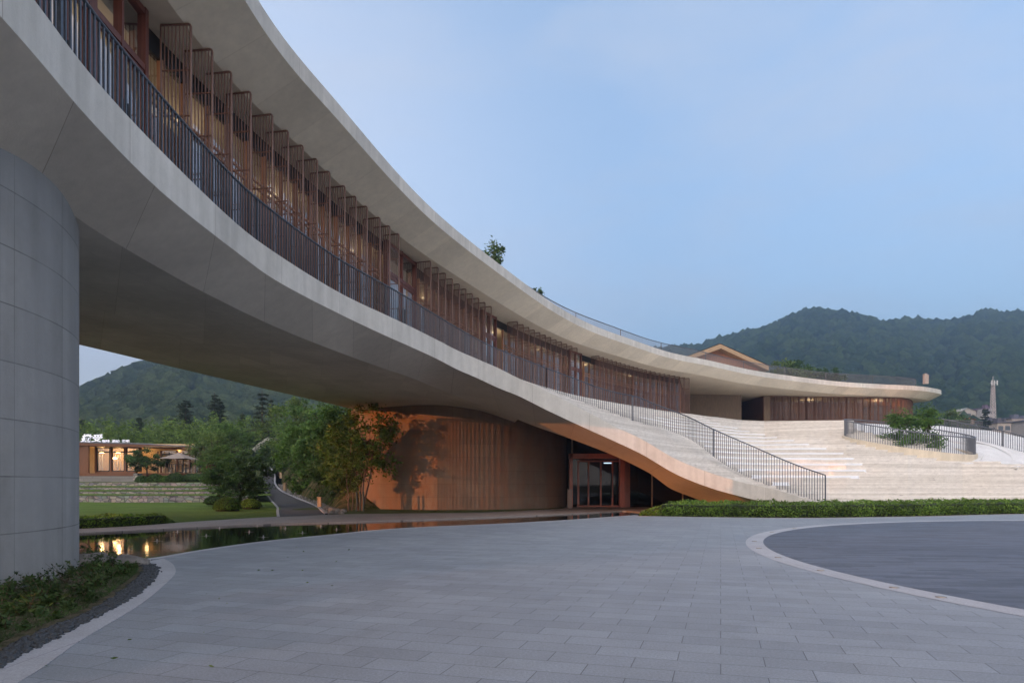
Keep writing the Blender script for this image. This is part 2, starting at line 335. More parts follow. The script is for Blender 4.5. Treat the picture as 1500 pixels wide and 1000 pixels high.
def leaf(name, c, c2, trans=.38, var=.45):
    m = bpy.data.materials.new(name); m.use_nodes = True; t = m.node_tree; n = t.nodes; n.clear()
    o = n.new('ShaderNodeOutputMaterial'); mx = n.new('ShaderNodeMixShader'); mx.inputs[0].default_value = trans
    d = n.new('ShaderNodeBsdfPrincipled'); d.inputs['Roughness'].default_value = .55; d.inputs['Specular IOR Level'].default_value = .35
    tr = n.new('ShaderNodeBsdfTranslucent'); g = n.new('ShaderNodeNewGeometry')
    a = n.new('ShaderNodeMixRGB'); a.inputs[1].default_value = hexc(c); a.inputs[2].default_value = hexc(c2)
    t.links.new(g.outputs['Random Per Island'], a.inputs[0])
    tc = n.new('ShaderNodeTexCoord'); nz = n.new('ShaderNodeTexNoise'); nz.inputs['Scale'].default_value = .9; nz.inputs['Detail'].default_value = 3
    r = n.new('ShaderNodeValToRGB'); r.color_ramp.elements[0].position = .35; r.color_ramp.elements[1].position = .65
    r.color_ramp.elements[0].color = (1-var,)*3+(1,); r.color_ramp.elements[1].color = (1+var*.6,)*3+(1,)
    mu = n.new('ShaderNodeMixRGB'); mu.blend_type = 'MULTIPLY'; mu.inputs[0].default_value = 1
    t.links.new(tc.outputs['Object'], nz.inputs[0]); t.links.new(nz.outputs[0], r.inputs[0]); t.links.new(a.outputs[0], mu.inputs[1]); t.links.new(r.outputs[0], mu.inputs[2])
    t.links.new(mu.outputs[0], d.inputs['Base Color']); t.links.new(mu.outputs[0], tr.inputs[0])
    t.links.new(d.outputs[0], mx.inputs[1]); t.links.new(tr.outputs[0], mx.inputs[2]); t.links.new(mx.outputs[0], o.inputs[0]); return m
M['leaf'] = leaf('leaf_green', (.065,.15,.03), (.14,.23,.05))
M['leaf_dark'] = leaf('leaf_dark', (.035,.085,.025), (.085,.15,.04))
M['leaf_lime'] = leaf('leaf_lime', (.06,.14,.02), (.12,.2,.035))
M['leaf_bamboo'] = leaf('leaf_bamboo', (.09,.17,.03), (.2,.28,.06))
M['leaf_olive'] = leaf('leaf_olive', (.08,.15,.03), (.15,.2,.05))
M['leaf_pine'] = leaf('pine_needles', (.018,.035,.016), (.045,.065,.026), .15)
M['leaf_hedge'] = leaf('hedge_leaf', (.075,.16,.02), (.2,.3,.045))
M['leaf_bed'] = leaf('bed_leaf', (.025,.06,.015), (.07,.12,.03))
M['twig'] = leaf('dry_twig', (.10,.06,.04), (.16,.11,.07), .1)
m = Mat('hedge_core', (.02,.03,.01), 1); M['core'] = m.m
def fog_forest(name, c, c2):
    m = Mat(name, c, .95, spec=.05); g = m.node('ShaderNodeNewGeometry'); m.mixc(m.ramp(g.outputs['Random Per Island'], 0, 1), c2)
    m.mul(m.noise(.5, 6, .75, lo=.3, hi=.7, ca=(.45,)*3, cb=(1.5,)*3)); m.bump(m.noise(.6, 5, .7), 1, 1.2); return m.m
M['forest'] = fog_forest('forest_crown', (.022,.05,.02), (.07,.11,.035))
M['forest_hazed'] = fog_forest('forest_crown_hazed', (.05,.08,.035), (.11,.145,.06))  # paler crowns: the left hill's thicker haze is put into their colour
m = Mat('ramp_surface', (.68,.67,.655), .75); m.mul(m.noise(.6, 7, .65, lo=.3, hi=.7, ca=(.84,.84,.84), cb=(1.06,)*3)); m.mul(m.noise(18, 5, .7, lo=.35, hi=.7, ca=(.9,)*3)); M['ramp'] = m.m
M['hill'] = Mat('hill_ground', (.035,.055,.022), 1, spec=.05).m
F, RS, RT = 5.6, 9.3, 10.35            # floor, roof soffit and roof top above the eye
# ================================================================== main curves
s1 = [(50,0,7.9),(133,109,0),(233,218,0),(353,333,0),(400,368,0),(500,430,0),(567,462,0),(600,477.5,0),(640,497.5,26.2),(670,513,27.7),(700,526,28.8),(730,539,29.7),
      (760,554,30.4),(800,572.5,31.1),(860,603,32),(900,624,32.4),(940,643,32.7),(990,672,32.9),(1040,692,33.1),(1090,707,33.3),(1140,718,33.4),(1180,731,33.5),(1212,744,33.6),(1240,752,33.7)]
s2y = [80,177,278,374,408,461,492.5,507,525.5,541,554,568,580,600,628,646,665,694,714,728,740,752,756,757]
S1k, S2k = [Vector((-2,-5,F+EYE)),Vector((-3.8,0,F+EYE)),Vector((-5.0,4.5,F+EYE))], [Vector((-2,-5,F+EYE-.63)),Vector((-3.8,0,F+EYE-.63)),Vector((-5.0,4.5,F+EYE-.63))]
for (px, py, Y), y2 in zip(s1, s2y):
    p = P(px, py, F) if not Y else Q(px, py, Y)
    S1k.append(p); S2k.append(Q(px, y2, p.y))
NS = 400
S1 = spline(S1k, .08); S2 = spline(S2k, .08)
S1n = resample(S1, n=NS); S2n = resample(S2, n=NS)
# keep the two edges of the fascia in one vertical plane
Sx2 = []
S2s = arclen(S2)
xs = np.array([p.x+p.y*.6 for p in S2]); zs2 = np.array([p.z for p in S2])
for p in S1n: Sx2.append(Vector((p.x, p.y, float(np.interp(p.x+p.y*.6, xs, zs2)))))
s3 = [(500,517,0),(567,541,0),(600,552,0),(646,571,0),(716,598,34.5),(760,615,34.8),(800,630,35),(840,644,35.2),(908,671,35.5),(960,698,35.6),(980,714,35.7),(1026,733,35.8),(1060,750,35.9),(1120,757,36)]
S3k = [Vector((-2.6,-5,4.4+EYE)),Vector((-4.9,0,4.35+EYE)),Vector((-6.1,5,4.3+EYE)),Vector((-6.6,8,4.27+EYE))]+[P(x, y, 4.27) for x, y in ((133,333),(167,354),(250,402),(290,423.5),(400,477))]+[P(x, y, 4.27) if not Y else Q(x, y, Y) for x, y, Y in s3]
S3n = resample(spline(S3k, .1), n=NS)
S4k = [Vector((-12,-8,4.27+EYE)),Vector((-15,0,4.27+EYE)),Vector((-16,8,4.27+EYE)),Vector((-14.8,15,4.27+EYE))]+[P(x, y, 4.27) for x, y in ((113,504),(247,536),(400,572),(500,595),(563,611.5))]+[Vector((-6.5,50,4.27+EYE)),Vector((-1,57,4.27+EYE)),Vector((10,62,4.27+EYE))]
S4n = resample(spline(S4k, .1), n=NS)
# match S3 params to S1 params (same arc share is close enough: blend key stations)
def station(A, B, keysA, keysB, n=NS):
    SA, SB = arclen(A), arclen(B)
    f = lambda pts, S, key: S[min(range(len(pts)), key=lambda i: (pts[i]-key).length)]
    ka = [0]+[f(A, SA, k) for k in keysA]+[SA[-1]]; kb = [0]+[f(B, SB, k) for k in keysB]+[SB[-1]]
    u = np.linspace(0, len(ka)-1, n)
    return [at_s(A, SA, float(np.interp(x, range(len(ka)), ka))) for x in u], [at_s(B, SB, float(np.interp(x, range(len(kb)), kb))) for x in u]
LW = [Vector((p.x, p.y, z.z)) for p, z in zip(S1n, Sx2)]
kA = [Q(233,278,11.4), Q(400,408,16.4), Q(567,492.5,22.9), Q(640,525.5,26.2), Q(700,554,28.8), Q(800,600,31.1), Q(900,646,32.4), Q(990,694,32.9)]
kB = [P(190,368,4.27), P(400,478,4.27), P(567,540,4.27), P(625,562,4.27), Q(716,598,34.5), Q(800,630,35), Q(880,660,35.4), Q(970,706,35.65)]
U2, U3 = station(LW, S3n, kA, kB)
cut = min(range(NS), key=lambda i: (S3n[i]-Q(760,615,34.8)).length)+1
kC = [P(133,334,4.27), P(400,478,4.27), P(600,552,4.27), P(646,571,4.27)]
kD = [P(113,504,4.27), P(400,572,4.27), P(563,611.5,4.27), Vector((-6.5,50,4.27+EYE))]
S4n = [p for p in S4n if not (p.y > 57.2)]
V3, V4 = station(S3n[:cut], S4n, kC, kD)
S3t = S3n[cut-1:]; S3u = [Vector((p.x+.6, p.y+8, p.z+.9)) for p in S3t]
for a in V4: pass
bld = empty('curved_building', (0,0,0), label='long curved concrete building on a grey pier and brown drum beside the plaza', cat='building')
# ---- floor slab: fascia, sloped underside, flat underside
mb = MB(); IN = offset(S1n, .35)
mb.ribbon(S1n, LW, v0=1)                         # fascia
mb.ribbon(addz(IN, -.002), S1n, v0=1)            # upstand top
mb.build('slab_fascia', M['fascia'], bld, smooth=True)
mb = MB(); mb.ribbon(U2, U3, v0=1); mb.build('slab_sloped_underside', M['soffit'], bld, smooth=True)
mb = MB()
mid = [a.lerp(b, .5) for a, b in zip(V3, V4)]
mb.ribbon(V3, mid, v0=1); 
mb.ribbon(mid, V4, v0=1); mb.ribbon(V4, addz(V4, 1.33), v0=1); mb.ribbon(S3t, S3u, v0=1); mb.build('slab_flat_underside', M['soffit_flat'], bld)
# ---- roof
t1 = [(378,0),(500,157),(627,300),(733,388),(819,450),(867,475.5),(925,497),(984,516.5),(1040,528),(1100,541.5),(1160,550.5),(1233,559),(1290,562.5),(1340,565),(1365,568),(1377,573)]
T1k = [Vector((0,-8,RT+EYE)),Vector((-3,-2,RT+EYE)),Vector((-5.0,6,RT+EYE))]+[P(x, y, RT) for x, y in t1]+[Vector((45.5,81,RT+EYE)),Vector((40,86,RT+EYE)),Vector((28,89,RT+EYE))]
T1 = spline(T1k, .25)
T2 = addz(T1, -.46)
def inset(pts, d, z): return setz(offset(pts, d), z)
T3 = inset(T1, 1.15, RS+EYE)
FAC = setz(offset(T1, 1.45), RS+EYE)
back = [Vector(p) for p in ((10,90,0),(-2,78,0),(-10,62,0),(-14.5,45,0),(-17,30,0),(-18,15,0),(-17,2,0),(-12,-10,0))]
roof = MB(); roof.ribbon(T1, T2, v0=1); roof.ribbon(offset(T1, .3, RT+EYE), T1, v0=1); r1 = roof.build('roof_fascia', M['fascia'], bld, smooth=True)
roof = MB(); roof.ribbon(T2, T3, v0=1); roof.build('roof_sloped_edge', M['roof_soffit'], bld, smooth=True)
roof = MB(); n3 = resample(T3, step=.5)
roof.poly(setz(n3, RS+EYE)+setz(back, RS+EYE), flip=True); roof.build('roof_soffit', M['roof_soffit'], bld)
roof = MB(); roof.poly(setz(resample(offset(T1, .3), step=.8), RT+EYE-.05)+setz(back, RT+EYE-.05))
bk = setz([n3[-1]]+back+[n3[0]], RS+EYE); roof.ribbon(bk, addz(bk, RT-RS))
roof.build('roof_deck', M['fascia'], bld)
# ---- facade line of the upper floor
fins1 = [(278,33),(311,72),(339,105),(368,135),(396,164),(421,190),(444,213),(465,233),(485,253),(504,271),(522,288),(539,303),(555,317),(570,330),(584,342)]
def px_on(line_a, line_b, n): return [(line_a[0]+(line_b[0]-line_a[0])*k/(n-1), line_a[1]+(line_b[1]-line_a[1])*k/(n-1)) for k in range(n)]
FLk = [Vector((-1.2,-6,0)),Vector((-4.2,0,0)),Vector((-5.9,6,0)),Vector((-6.4,10.5,0))]+[P(x, y, RS) for x, y in fins1]+[P(x, y, RS) for x, y in ((632,383),(676,418),(719,448),(759,471),(802,491.5),(845,509),(877.5,520.6),(920,534),(960,544.5),(1009.6,553.5))]
FL = spline([Vector((p.x, p.y, 0)) for p in FLk], .2); SFL = arclen(FL)
def fl_s(px):                          # arc position on the fin line seen at pixel column px
    return SFL[min(range(len(FL)), key=lambda i: abs(FL[i].x/max(FL[i].y, .1)-(px-750)/1000) if FL[i].y > 8 else 9)]
ZF, ZS = F+EYE, RS+EYE
GL = offset(FL, .95); SGL = SFL                  # glass line (same station numbering)
def glp(s): return at_s(GL, SFL, s)
def seg(pts, S, a, b, step=.4):
    n = max(2, int((b-a)/step)+1); return [at_s(pts, S, a+(b-a)*k/(n-1)) for k in range(n)]
# fins
fin = MB(); D, H = .62, ZS-ZF-.02
def fin_mesh(D, H, rods=8, w=.035, bars=4, panel=False):
    b = MB()
    r = .05
    b.tube([(0,0,0),(0,0,H)], w*.55, 6)
    b.tube([(D,0,0),(D,0,H-r),(D-r*.3,0,H-r*.3),(D-r,0,H),(0,0,H)], w*.75, 6)
    b.tube([(0,0,.03),(D,0,.03)], w*.5, 5)
    for k in range(1, rods): b.bar((D*k/rods,0,.02), (D*k/rods,0,H), .016, .022)
    for k in range(1, bars): b.bar((0,.012,H*k/bars), (D,.012,H*k/bars), .02, .03)
    if panel:
        for k in range(rods*2): b.bar((D*(k+.5)/(rods*2),-.02,.05), (D*(k+.5)/(rods*2),-.02,H-.05), .014, .01)
    return b
fin_me = fin_mesh(D, H).build('screen_fin', M['fin'], bld)
fcount = [0]
def place_fin(s, src=fin_me, z=ZF+.01, jit=0):
    o = src if fcount[0] == 0 else src.copy()
    if fcount[0]: col.objects.link(o)
    fcount[0] += 1
    a, b = at_s(GL, SFL, s), at_s(FL, SFL, s); d = (b-a).normalized()
    ang = math.atan2(d.y, d.x)
    base = b-d*D; o.parent = bld; o.location = (base.x, base.y, z); o.rotation_euler = (0, 0, ang+jit)
for x, y in fins1: place_fin(fl_s(x))
def fin_run(pa, pb, n):
    a, b = fl_s(pa), fl_s(pb)
    for k in range(n): place_fin(a+(b-a)*k/(n-1))
fin_run(632, 719, 10); fin_run(759, 845, 12); fin_run(877.5, 1009.6, 21)
# facade glazing with timber posts, transoms, head beam
bays = [(fl_s(262), fl_s(590)), (fl_s(632), fl_s(724)), (fl_s(757), fl_s(848)), (fl_s(872), SFL[-1])]
doors = [(fl_s(590), fl_s(632)), (fl_s(724), fl_s(743)), (fl_s(848), fl_s(864))]
beam = MB()
for a, b in [(SFL[20], fl_s(120))]+bays:
    g = MB(); w = MB()
    ln = seg(GL, SFL, a, b); g.ribbon(setz(ln, ZS-.42), setz(ln, ZF))
    n = max(1, int((b-a)/.82))
    for k in range(n+1):
        p = glp(a+(b-a)*k/n); q = at_s(FL, SFL, a+(b-a)*k/n); t = (q-p).normalized()
        w.bar((p.x, p.y, ZF), (p.x, p.y, ZS-.4), .05, .12, up=t)
    for h_, th in ((ZS-1.25, .05), (ZS-1.42, .05), (ZF+.06, .1)):
        for i in range(len(ln)-1):
            w.bar((ln[i].x, ln[i].y, h_), (ln[i+1].x, ln[i+1].y, h_), .06, th)
    g.build('facade_glass', M['glass'], bld); w.build('facade_mullions', M['slat'], bld)
lna = seg(GL, SFL, SFL[10], SFL[-1]); off = offset(lna, -.03)
beam.ribbon(setz(off, ZS), setz(off, ZS-.42)); beam.ribbon(setz(off, ZS-.42), setz(offset(lna, .1), ZS-.42))
beam.build('facade_head_beam', M['dark'], bld)
# timber slats standing just inside the glass
for a, b in bays:
    s = a; sl = MB()
    rr = random.Random(int(a*10)); 
    while s < b:
        if True:
            p = at_s(GL, SFL, s); q = at_s(FL, SFL, s); t = (p-q).normalized(); p = p+t*.25
            sl.bar((p.x, p.y, ZF), (p.x, p.y, ZS-1.45), .035, .06, up=t)
        s += .105
    sl.build('facade_slats', M['slat'], bld)
# interior: floor, back wall, lamps
INW = offset(FL, 5.5)
it = MB(); it.ribbon(setz(GL, ZF+.005), setz(INW, ZF+.005)); it.build('interior_floor', M['floor_in'], bld)
it = MB(); it.ribbon(setz(INW, ZS), setz(INW, ZF)); it.build('interior_wall', M['tan'], bld)
lampm = MB(); lampm.lathe([(0,0),(.11,0),(.12,.05),(.05,.08),(0,.08)], 12)
lamp0 = lampm.build('ceiling_lamp', M['lamp'], bld); first = True
for px in (150, 270, 395, 505, 600, 690, 775, 835, 900, 960):
    o = lamp0 if first else lamp0.copy()
    if not first: col.objects.link(o)
    first = False
    s = fl_s(px); p = at_s(FL, SFL, s).lerp(at_s(INW, SFL, s), .45); o.parent = bld; o.location = (p.x, p.y, ZS-.1)
    if px not in (0,):
        ld = bpy.data.lights.new('ceiling_lamp_light', 'POINT'); ld.energy = 4.0; ld.color = (1,.74,.48); ld.shadow_soft_size = .5
        lo = bpy.data.objects.new('ceiling_lamp_light', ld); col.objects.link(lo); lo.location = (p.x, p.y, ZS-.9)
# door bays
def door_bay(a, b, single=False):
    root = empty('balcony_door', (0,0,0)); root.parent = bld
    p = at_s(FL, SFL, a).lerp(glp(a), .75); q = at_s(FL, SFL, b).lerp(glp(b), .75); d = (q-p); ln = d.length; d.normalize(); nrm = Vector((d.y, -d.x, 0))
    fr = MB(); gl = MB(); lf = MB(); hd = MB()
    zt = ZF+2.45
    def v(u, z, o=0): c = p+d*u+nrm*o; return (c.x, c.y, z)
    for u in (.06, ln/2, ln-.06): fr.bar(v(u, ZF), v(u, ZS-.02), .12 if u != ln/2 else .07, .16, up=nrm)
    for z in (ZF+.05, zt+.05, ZS-.1): fr.bar(v(.12, z), v(ln-.12, z), .14, .12)
    k0, k1 = .12, ln-.12; m_ = (k0+k1)/2
    for (x0, x1) in ((k0, m_), (m_, k1)):
        for u in (x0+.06, x1-.06): lf.bar(v(u, ZF+.1, .02), v(u, zt, .02), .09, .06, up=nrm)
        for z in (ZF+.2, zt-.08): lf.bar(v(x0+.1, z, .02), v(x1-.1, z, .02), .05, .12)
        gl.face([len(gl.v)+i for i in range(4)]); gl.v += [v(x0, ZF+.1), v(x1, ZF+.1), v(x1, ZS-.1), v(x0, ZS-.1)]
        hx = m_-.09 if x0 == k0 else m_+.09
        hd = MB(); hd.bar(v(hx, ZF+.8, .12), v(hx, ZF+1.4, .12), .03, .03); hd.build('door_handle', M['dark'], root)
    for nm, b_, mt in (('door_frame', fr, 'frame'), ('door_leaf', lf, 'frame'), ('door_glass', gl, 'glass')):
        b_.build(nm, M[mt], root)
for a, b in doors: door_bay(a, b)
door_bay(fl_s(120), fl_s(190)); door_bay(fl_s(190), fl_s(262))
# ---- far part: brown wall, recess, jamb, far screens
def wallbox(p, q, th, z0, z1, mb): 
    d = (q-p).normalized(); n = Vector((-d.y, d.x, 0))*th
    a = [(p.x,p.y),(q.x,q.y),(q.x+n.x,q.y+n.y),(p.x+n.x,p.y+n.y)]; k = len(mb.v)
    mb.v += [(x,y,z0) for x, y in a]+[(x,y,z1) for x, y in a]
    for f in ((0,3,2,1),(4,5,6,7),(0,1,5,4),(1,2,6,5),(2,3,7,6),(3,0,4,7)): mb.face([k+i for i in f])
bw = MB(); A_ = P(1003,577,RS); B_ = P(1086,578.5,RS)
wallbox(A_, B_, .4, ZF-1, ZS-.002, bw); bw.build('brown_panel_wall', M['brown_wall'], bld)
bw = MB(); e = glp(SFL[-1]); wallbox(Vector((e.x, e.y, 0)), Vector((A_.x, A_.y, 0)), .3, ZF-1, ZS-.004, bw); bw.build('end_wall', M['brown_mesh'], bld); bw = MB()
C_ = P(1087,588.7,RS); D_ = P(1118.7,579.6,RS); wallbox(C_, D_, .3, ZF-1, ZS-.004, bw)
wallbox(Vector((B_.x+.05, B_.y+.5, 0)), Vector((B_.x+.4, C_.y+3, 0)), .3, ZF-1, ZS-.006, bw); wallbox(Vector((B_.x, C_.y+3, 0)), Vector((C_.x+6, C_.y+3.2, 0)), .3, ZF-1, ZS-.008, bw)
bw.build('recess_wall', M['brown_mesh'], bld)
bw = MB(); wallbox(D_+Vector((0,.02,0)), P(1128,579.3,RS), .5, ZF-1, ZS-.002, bw); bw.build('wall_end', M['brown_wall'], bld)
far = spline([Vector((P(x, y, RS).x, P(x, y, RS).y, 0)) for x, y in ((1129,579.4),(1180,580.2),(1240,580.8),(1300,581.6),(1322,582.5),(1333,584.5),(1337,588))], .2); SF2 = arclen(far)
farback = offset(far, .62)
Hf = ZS-ZF+.9
fin2 = fin_mesh(.62, Hf, 9, .05, 5, True).build('far_screen_fin', M['brown_mesh'], bld)
nf = 32
for k in range(nf):
    o = fin2 if k == 0 else fin2.copy()
    if k: col.objects.link(o)
    s = SF2[-1]*(k/(nf-1)); b = at_s(far, SF2, s); a = at_s(farback, SF2, s); d = (b-a).normalized()
    ang = math.atan2(d.y, d.x)+R_(28); o.parent = bld; dd = Vector((math.cos(ang), math.sin(ang), 0))
    c = b-dd*.62; o.location = (c.x, c.y, ZF-.9); o.rotation_euler = (0, 0, ang)
fb = offset(far, .9); g = MB(); g.ribbon(setz(fb, ZS-.01), setz(fb, ZF+.5)); g.build('far_facade_glass', M['glass'], bld)
g = MB(); g.ribbon(setz(offset(far, .86), ZF+.5), setz(offset(far, .86), ZF-1))
SFB = arclen(fb)
for k in range(22): 
    p = at_s(fb, SFB, SFB[-1]*k/21); g.bar((p.x, p.y, ZF), (p.x, p.y, ZS), .12, .12)
g.ribbon(setz(offset(far, 5), ZS-.02), setz(offset(far, 5), ZF-1)); g.build('far_facade_wall', M['brown_mesh'], bld)
g = MB(); g.tube(setz(far, ZS-.04), .05, 6); g.build('far_screen_rail', M['brown_mesh'], bld)
for k in (.3, .72):
    ld = bpy.data.lights.new('ceiling_lamp_light', 'POINT'); ld.energy = 20; ld.color = (1,.74,.45); ld.shadow_soft_size = .2
    p = at_s(fb, SFB, SFB[-1]*k); lo = bpy.data.objects.new('ceiling_lamp_light', ld); col.objects.link(lo); lo.location = (p.x, p.y+2, ZS-.5)
# balcony floor
bf = MB(); i1 = [p for p in S1n if p.y < 27.0]; i2 = [p for p in GL if p.y < 29.5]
a_, b_ = resample([Vector((p.x,p.y,0)) for p in offset(i1, .05)], n=120), resample([Vector((p.x,p.y,0)) for p in i2], n=120)
bf.ribbon(setz(a_, ZF-.04), setz(b_, ZF-.04)); bf.build('balcony_floor', M['fascia'], bld)
# ---- piers
def cyl_wall(c, r, z0, z1, name, mat, seg=140):
    mb = MB(); pts = [Vector((c[0]+r*math.cos(2*math.pi*k/seg), c[1]+r*math.sin(2*math.pi*k/seg), 0)) for k in range(seg+1)]
    mb.ribbon(setz(pts, z0), setz(pts, z1), v0=0, flip=False); return mb.build(name, mat, bld, smooth=True)
cyl_wall((-11.3, 9.05), 4.7, -.002, 6.2, 'grey_pier', M['pier'])
cyl_wall((-3.3, 43.5), 6.75, -.02, 5.9, 'brown_drum', M['drum'])
# ---- ground floor entrance under the stair
ent = empty('entrance', (0,0,0)); ent.parent = bld
EY = 41.2
fr = MB(); 
def E(px, py, y=EY): q = Q(px, py, y); return q
def fbar(mb, a, b, w, d=None, up=(0,1,0)): mb.bar(a, b, w, d, up=up)
fbar(fr, E(836,744), E(836,664), .2, .5); fbar(fr, E(911,744), E(911,664), .3, .5); fbar(fr, E(833,668), E(915,668), .5, .3, up=(0,0,1))
fbar(fr, E(918,744,EY+.6), E(918,664,EY+.6), .35, .4)
for px in (862, 880, 897): fbar(fr, E(px,742,EY+.55), E(px,674,EY+.55), .09, .1)
fbar(fr, E(847,742,EY+.55), E(847,674,EY+.55), .12, .1); fbar(fr, E(845,675,EY+.55), E(910,675,EY+.55), .1, .12); fbar(fr, E(845,741,EY+.55), E(910,741,EY+.55), .1, .12)
fr.build('door_frame', M['portal'], ent)
for px in (863.5, 896): hd = MB(); fbar(hd, E(px,729,EY+.42), E(px,692,EY+.42), .04, .04); hd.build('door_handle', M['dark'], ent)
gm = MB()
def quad(mb, *p): n = len(mb.v); mb.v += [tuple(x) for x in p]; mb.face([n,n+1,n+2,n+3])
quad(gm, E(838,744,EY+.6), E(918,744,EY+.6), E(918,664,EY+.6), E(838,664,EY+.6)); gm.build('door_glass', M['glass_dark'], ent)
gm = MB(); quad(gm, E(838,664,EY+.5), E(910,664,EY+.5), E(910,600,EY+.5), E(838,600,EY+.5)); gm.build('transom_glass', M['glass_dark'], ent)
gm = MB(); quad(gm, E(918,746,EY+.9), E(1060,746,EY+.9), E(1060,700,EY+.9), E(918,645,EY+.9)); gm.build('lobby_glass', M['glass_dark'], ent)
for px, py in ((955,660), (1000,677)): ml = MB(); fbar(ml, E(px,746,EY+.8), E(px,py,EY+.8), .07, .12); ml.build('lobby_mullion', M['tan'], ent)
ml = MB(); fbar(ml, E(838,664,EY+.4), E(838,610,EY+.4), .1, .1); ml.build('transom_post', M['tan'], ent)
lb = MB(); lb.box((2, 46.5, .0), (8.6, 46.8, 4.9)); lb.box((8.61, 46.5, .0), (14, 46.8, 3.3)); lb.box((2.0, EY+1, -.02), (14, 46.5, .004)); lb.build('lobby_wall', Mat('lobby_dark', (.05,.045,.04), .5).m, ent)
lt = MB(); lt.lathe([(0,0),(.26,0),(.26,.05),(0,.05)], 20, c=(6.2, 44.2, 2.75)); lt.build('lobby_lamp', emis('lobby_lamp_glow', (.7,.85,1), .6), ent)
# ================================================================== stepped hillside stair
pxs1 = np.array([p[0] for p in s1[7:]], float); ys1 = np.array([p[2] or 24.1 for p in s1[7:]]); h1 = np.array([(HOR-p[1])/1000*(p[2] or 24.1) for p in s1[7:]])
ftop_px = np.array([600,632,719,759,845,877,960,1010,1050,1086,1128,1240,1336,1380,1450,1500,1560,1700], float)
ftop_Y = np.array([27,27.6,34.8,38.2,45.6,48.6,55.6,59.8,65,69.8,71,71,73,71,65,61,57,50], float)
ftop_h = np.array([5.6,5.6,5.6,5.6,5.65,5.75,5.9,6.0,6.2,6.35,6.3,5.95,5.7,5.75,5.0,4.1,3.2,2.0], float)
def front(px):
    if px < 1240: return float(np.interp(px, pxs1, ys1))+.3, float(np.interp(px, pxs1, h1))-.2
    return float(np.interp(px, [1240,1280,1700], [34.0,34.1,36])), -1.4
def topp(px): return float(np.interp(px, ftop_px, ftop_Y)), float(np.interp(px, ftop_px, ftop_h))
def pexp(px): return float(np.interp(px, [640,900,1000,1120,1240,1330,1410,1700], [1.2,1.35,1.2,1.35,2.2,2.3,1.75,1.6]))
def _f0(px):
    y, h = front0(px); return y, max(h, -1.4)
front0 = front; front = _f0
def prof_h(px, Y):
    Y0, h0 = front(px); Y1, h1_ = topp(px); t = min(max((Y-Y0)/(Y1-Y0), 0), 1)
    return h0+(h1_-h0)*(1-(1-t)**pexp(px))
def prof_Y(px, h):
    Y0, h0 = front(px); Y1, h1_ = topp(px)
    t = min(max((h-h0)/(h1_-h0), 0), 1); return Y0+(Y1-Y0)*(1-(1-t)**(1/pexp(px)))
rb_px = [846,878,910,960,1000,1022,1042,1053,1071,1084,1106,1140,1208]; rb_py = [590,602,613,622,638,649,665,674,686,693,703,715,735]
def isbig(px, py):
    if py < 612 or py > 713: return False
    l = float(np.interp(px, rb_px, rb_py)) if px < 1208 else 999
    r = float(np.interp(py, [612,620,633,641,647,653,660,667,680,690,700,708,713], [1030,1050,1100,1135,1165,1190,1215,1240,1263,1270,1262,1240,1100]))
    return py < l-1 and px < r
def issmooth(px, py): return (px > 1378 and py < 671+(px-1378)*.1) or (px > 1250 and py < 648 and px > 1250+(py-630)*4)
st = MB(); STEP = .19; NK = int((6.4+1.4)/STEP)+1
rng = random.Random(4)
cols_px = np.concatenate([np.arange(640, 860, 4.0), np.arange(860, 1520, 2.5), np.arange(1520, 1700, 8.0)])
jit = [[0]*(NK+2) for _ in cols_px]
prev = None
grid = []
for ci, px in enumerate(cols_px):
    Y0, h0 = front(px); Y1, ht = topp(px); rows = []; cur = None
    for k in range(NK+2):
        h = -1.4+STEP*k; hc = min(max(h, h0), ht); hn = min(max(h+STEP, h0), ht)
        Y = prof_Y(px, hc) if h > h0 else Y0
        Y += .05*noise.noise(Vector((px*.012, k*3.1, 0)))*min(1, (Y-Y0)) if Y < Y1-.3 else 0
        py = HOR-1000*hc/Y
        if h >= ht: lo = up = ht; Y = Y1+.001*k
        elif issmooth(px, py): lo = up = hc
        elif isbig(px, py):
            base = -1.4+STEP*(k-(k % 2)); t2 = min(max(base, h0), ht)
            Yb, Yn = prof_Y(px, max(base, h0)), prof_Y(px, min(base+2*STEP, ht)); r_ = .65*max(2*STEP-max(base, 0)/Yb*(Yn-Yb), .05)
            if k % 2 == 0: lo = hc; up = hc+r_
            else: lo = up = base+(r_+2*STEP)/2
        else: lo, up = hc, hn
        if h < h0 and h < ht: lo = up = h0
        rows.append((Y, lo, up))
    grid.append(rows)
def wp(px, Y, h): return ((px-750)/1000*Y, Y, h+EYE)
nrow = NK+2
for ci, px in enumerate(cols_px):
    for Y, lo, up in grid[ci]: st.v.append(wp(px, Y+(.05 if up-lo > .05 else 0), lo)); st.v.append(wp(px, Y, up))
for ci in range(len(cols_px)-1):
    a0 = ci*nrow*2; b0 = (ci+1)*nrow*2
    for k in range(nrow):
        i, j = a0+2*k, b0+2*k
        if abs(grid[ci][k][2]-grid[ci][k][1])+abs(grid[ci+1][k][2]-grid[ci+1][k][1]) > 1e-4:
            st.cm = 1; st.face((i, j, j+1, i+1))
        if k < nrow-1:
            pc = cols_px[ci]; st.cm = 2 if issmooth(pc, HOR-1000*grid[ci][k][1]/grid[ci][k][0]) else 0
            if abs(grid[ci][k+1][0]-grid[ci][k][0])+abs(grid[ci+1][k+1][0]-grid[ci+1][k][0]) > 5e-3:
                st.face((i+1, j+1, j+2, i+2))
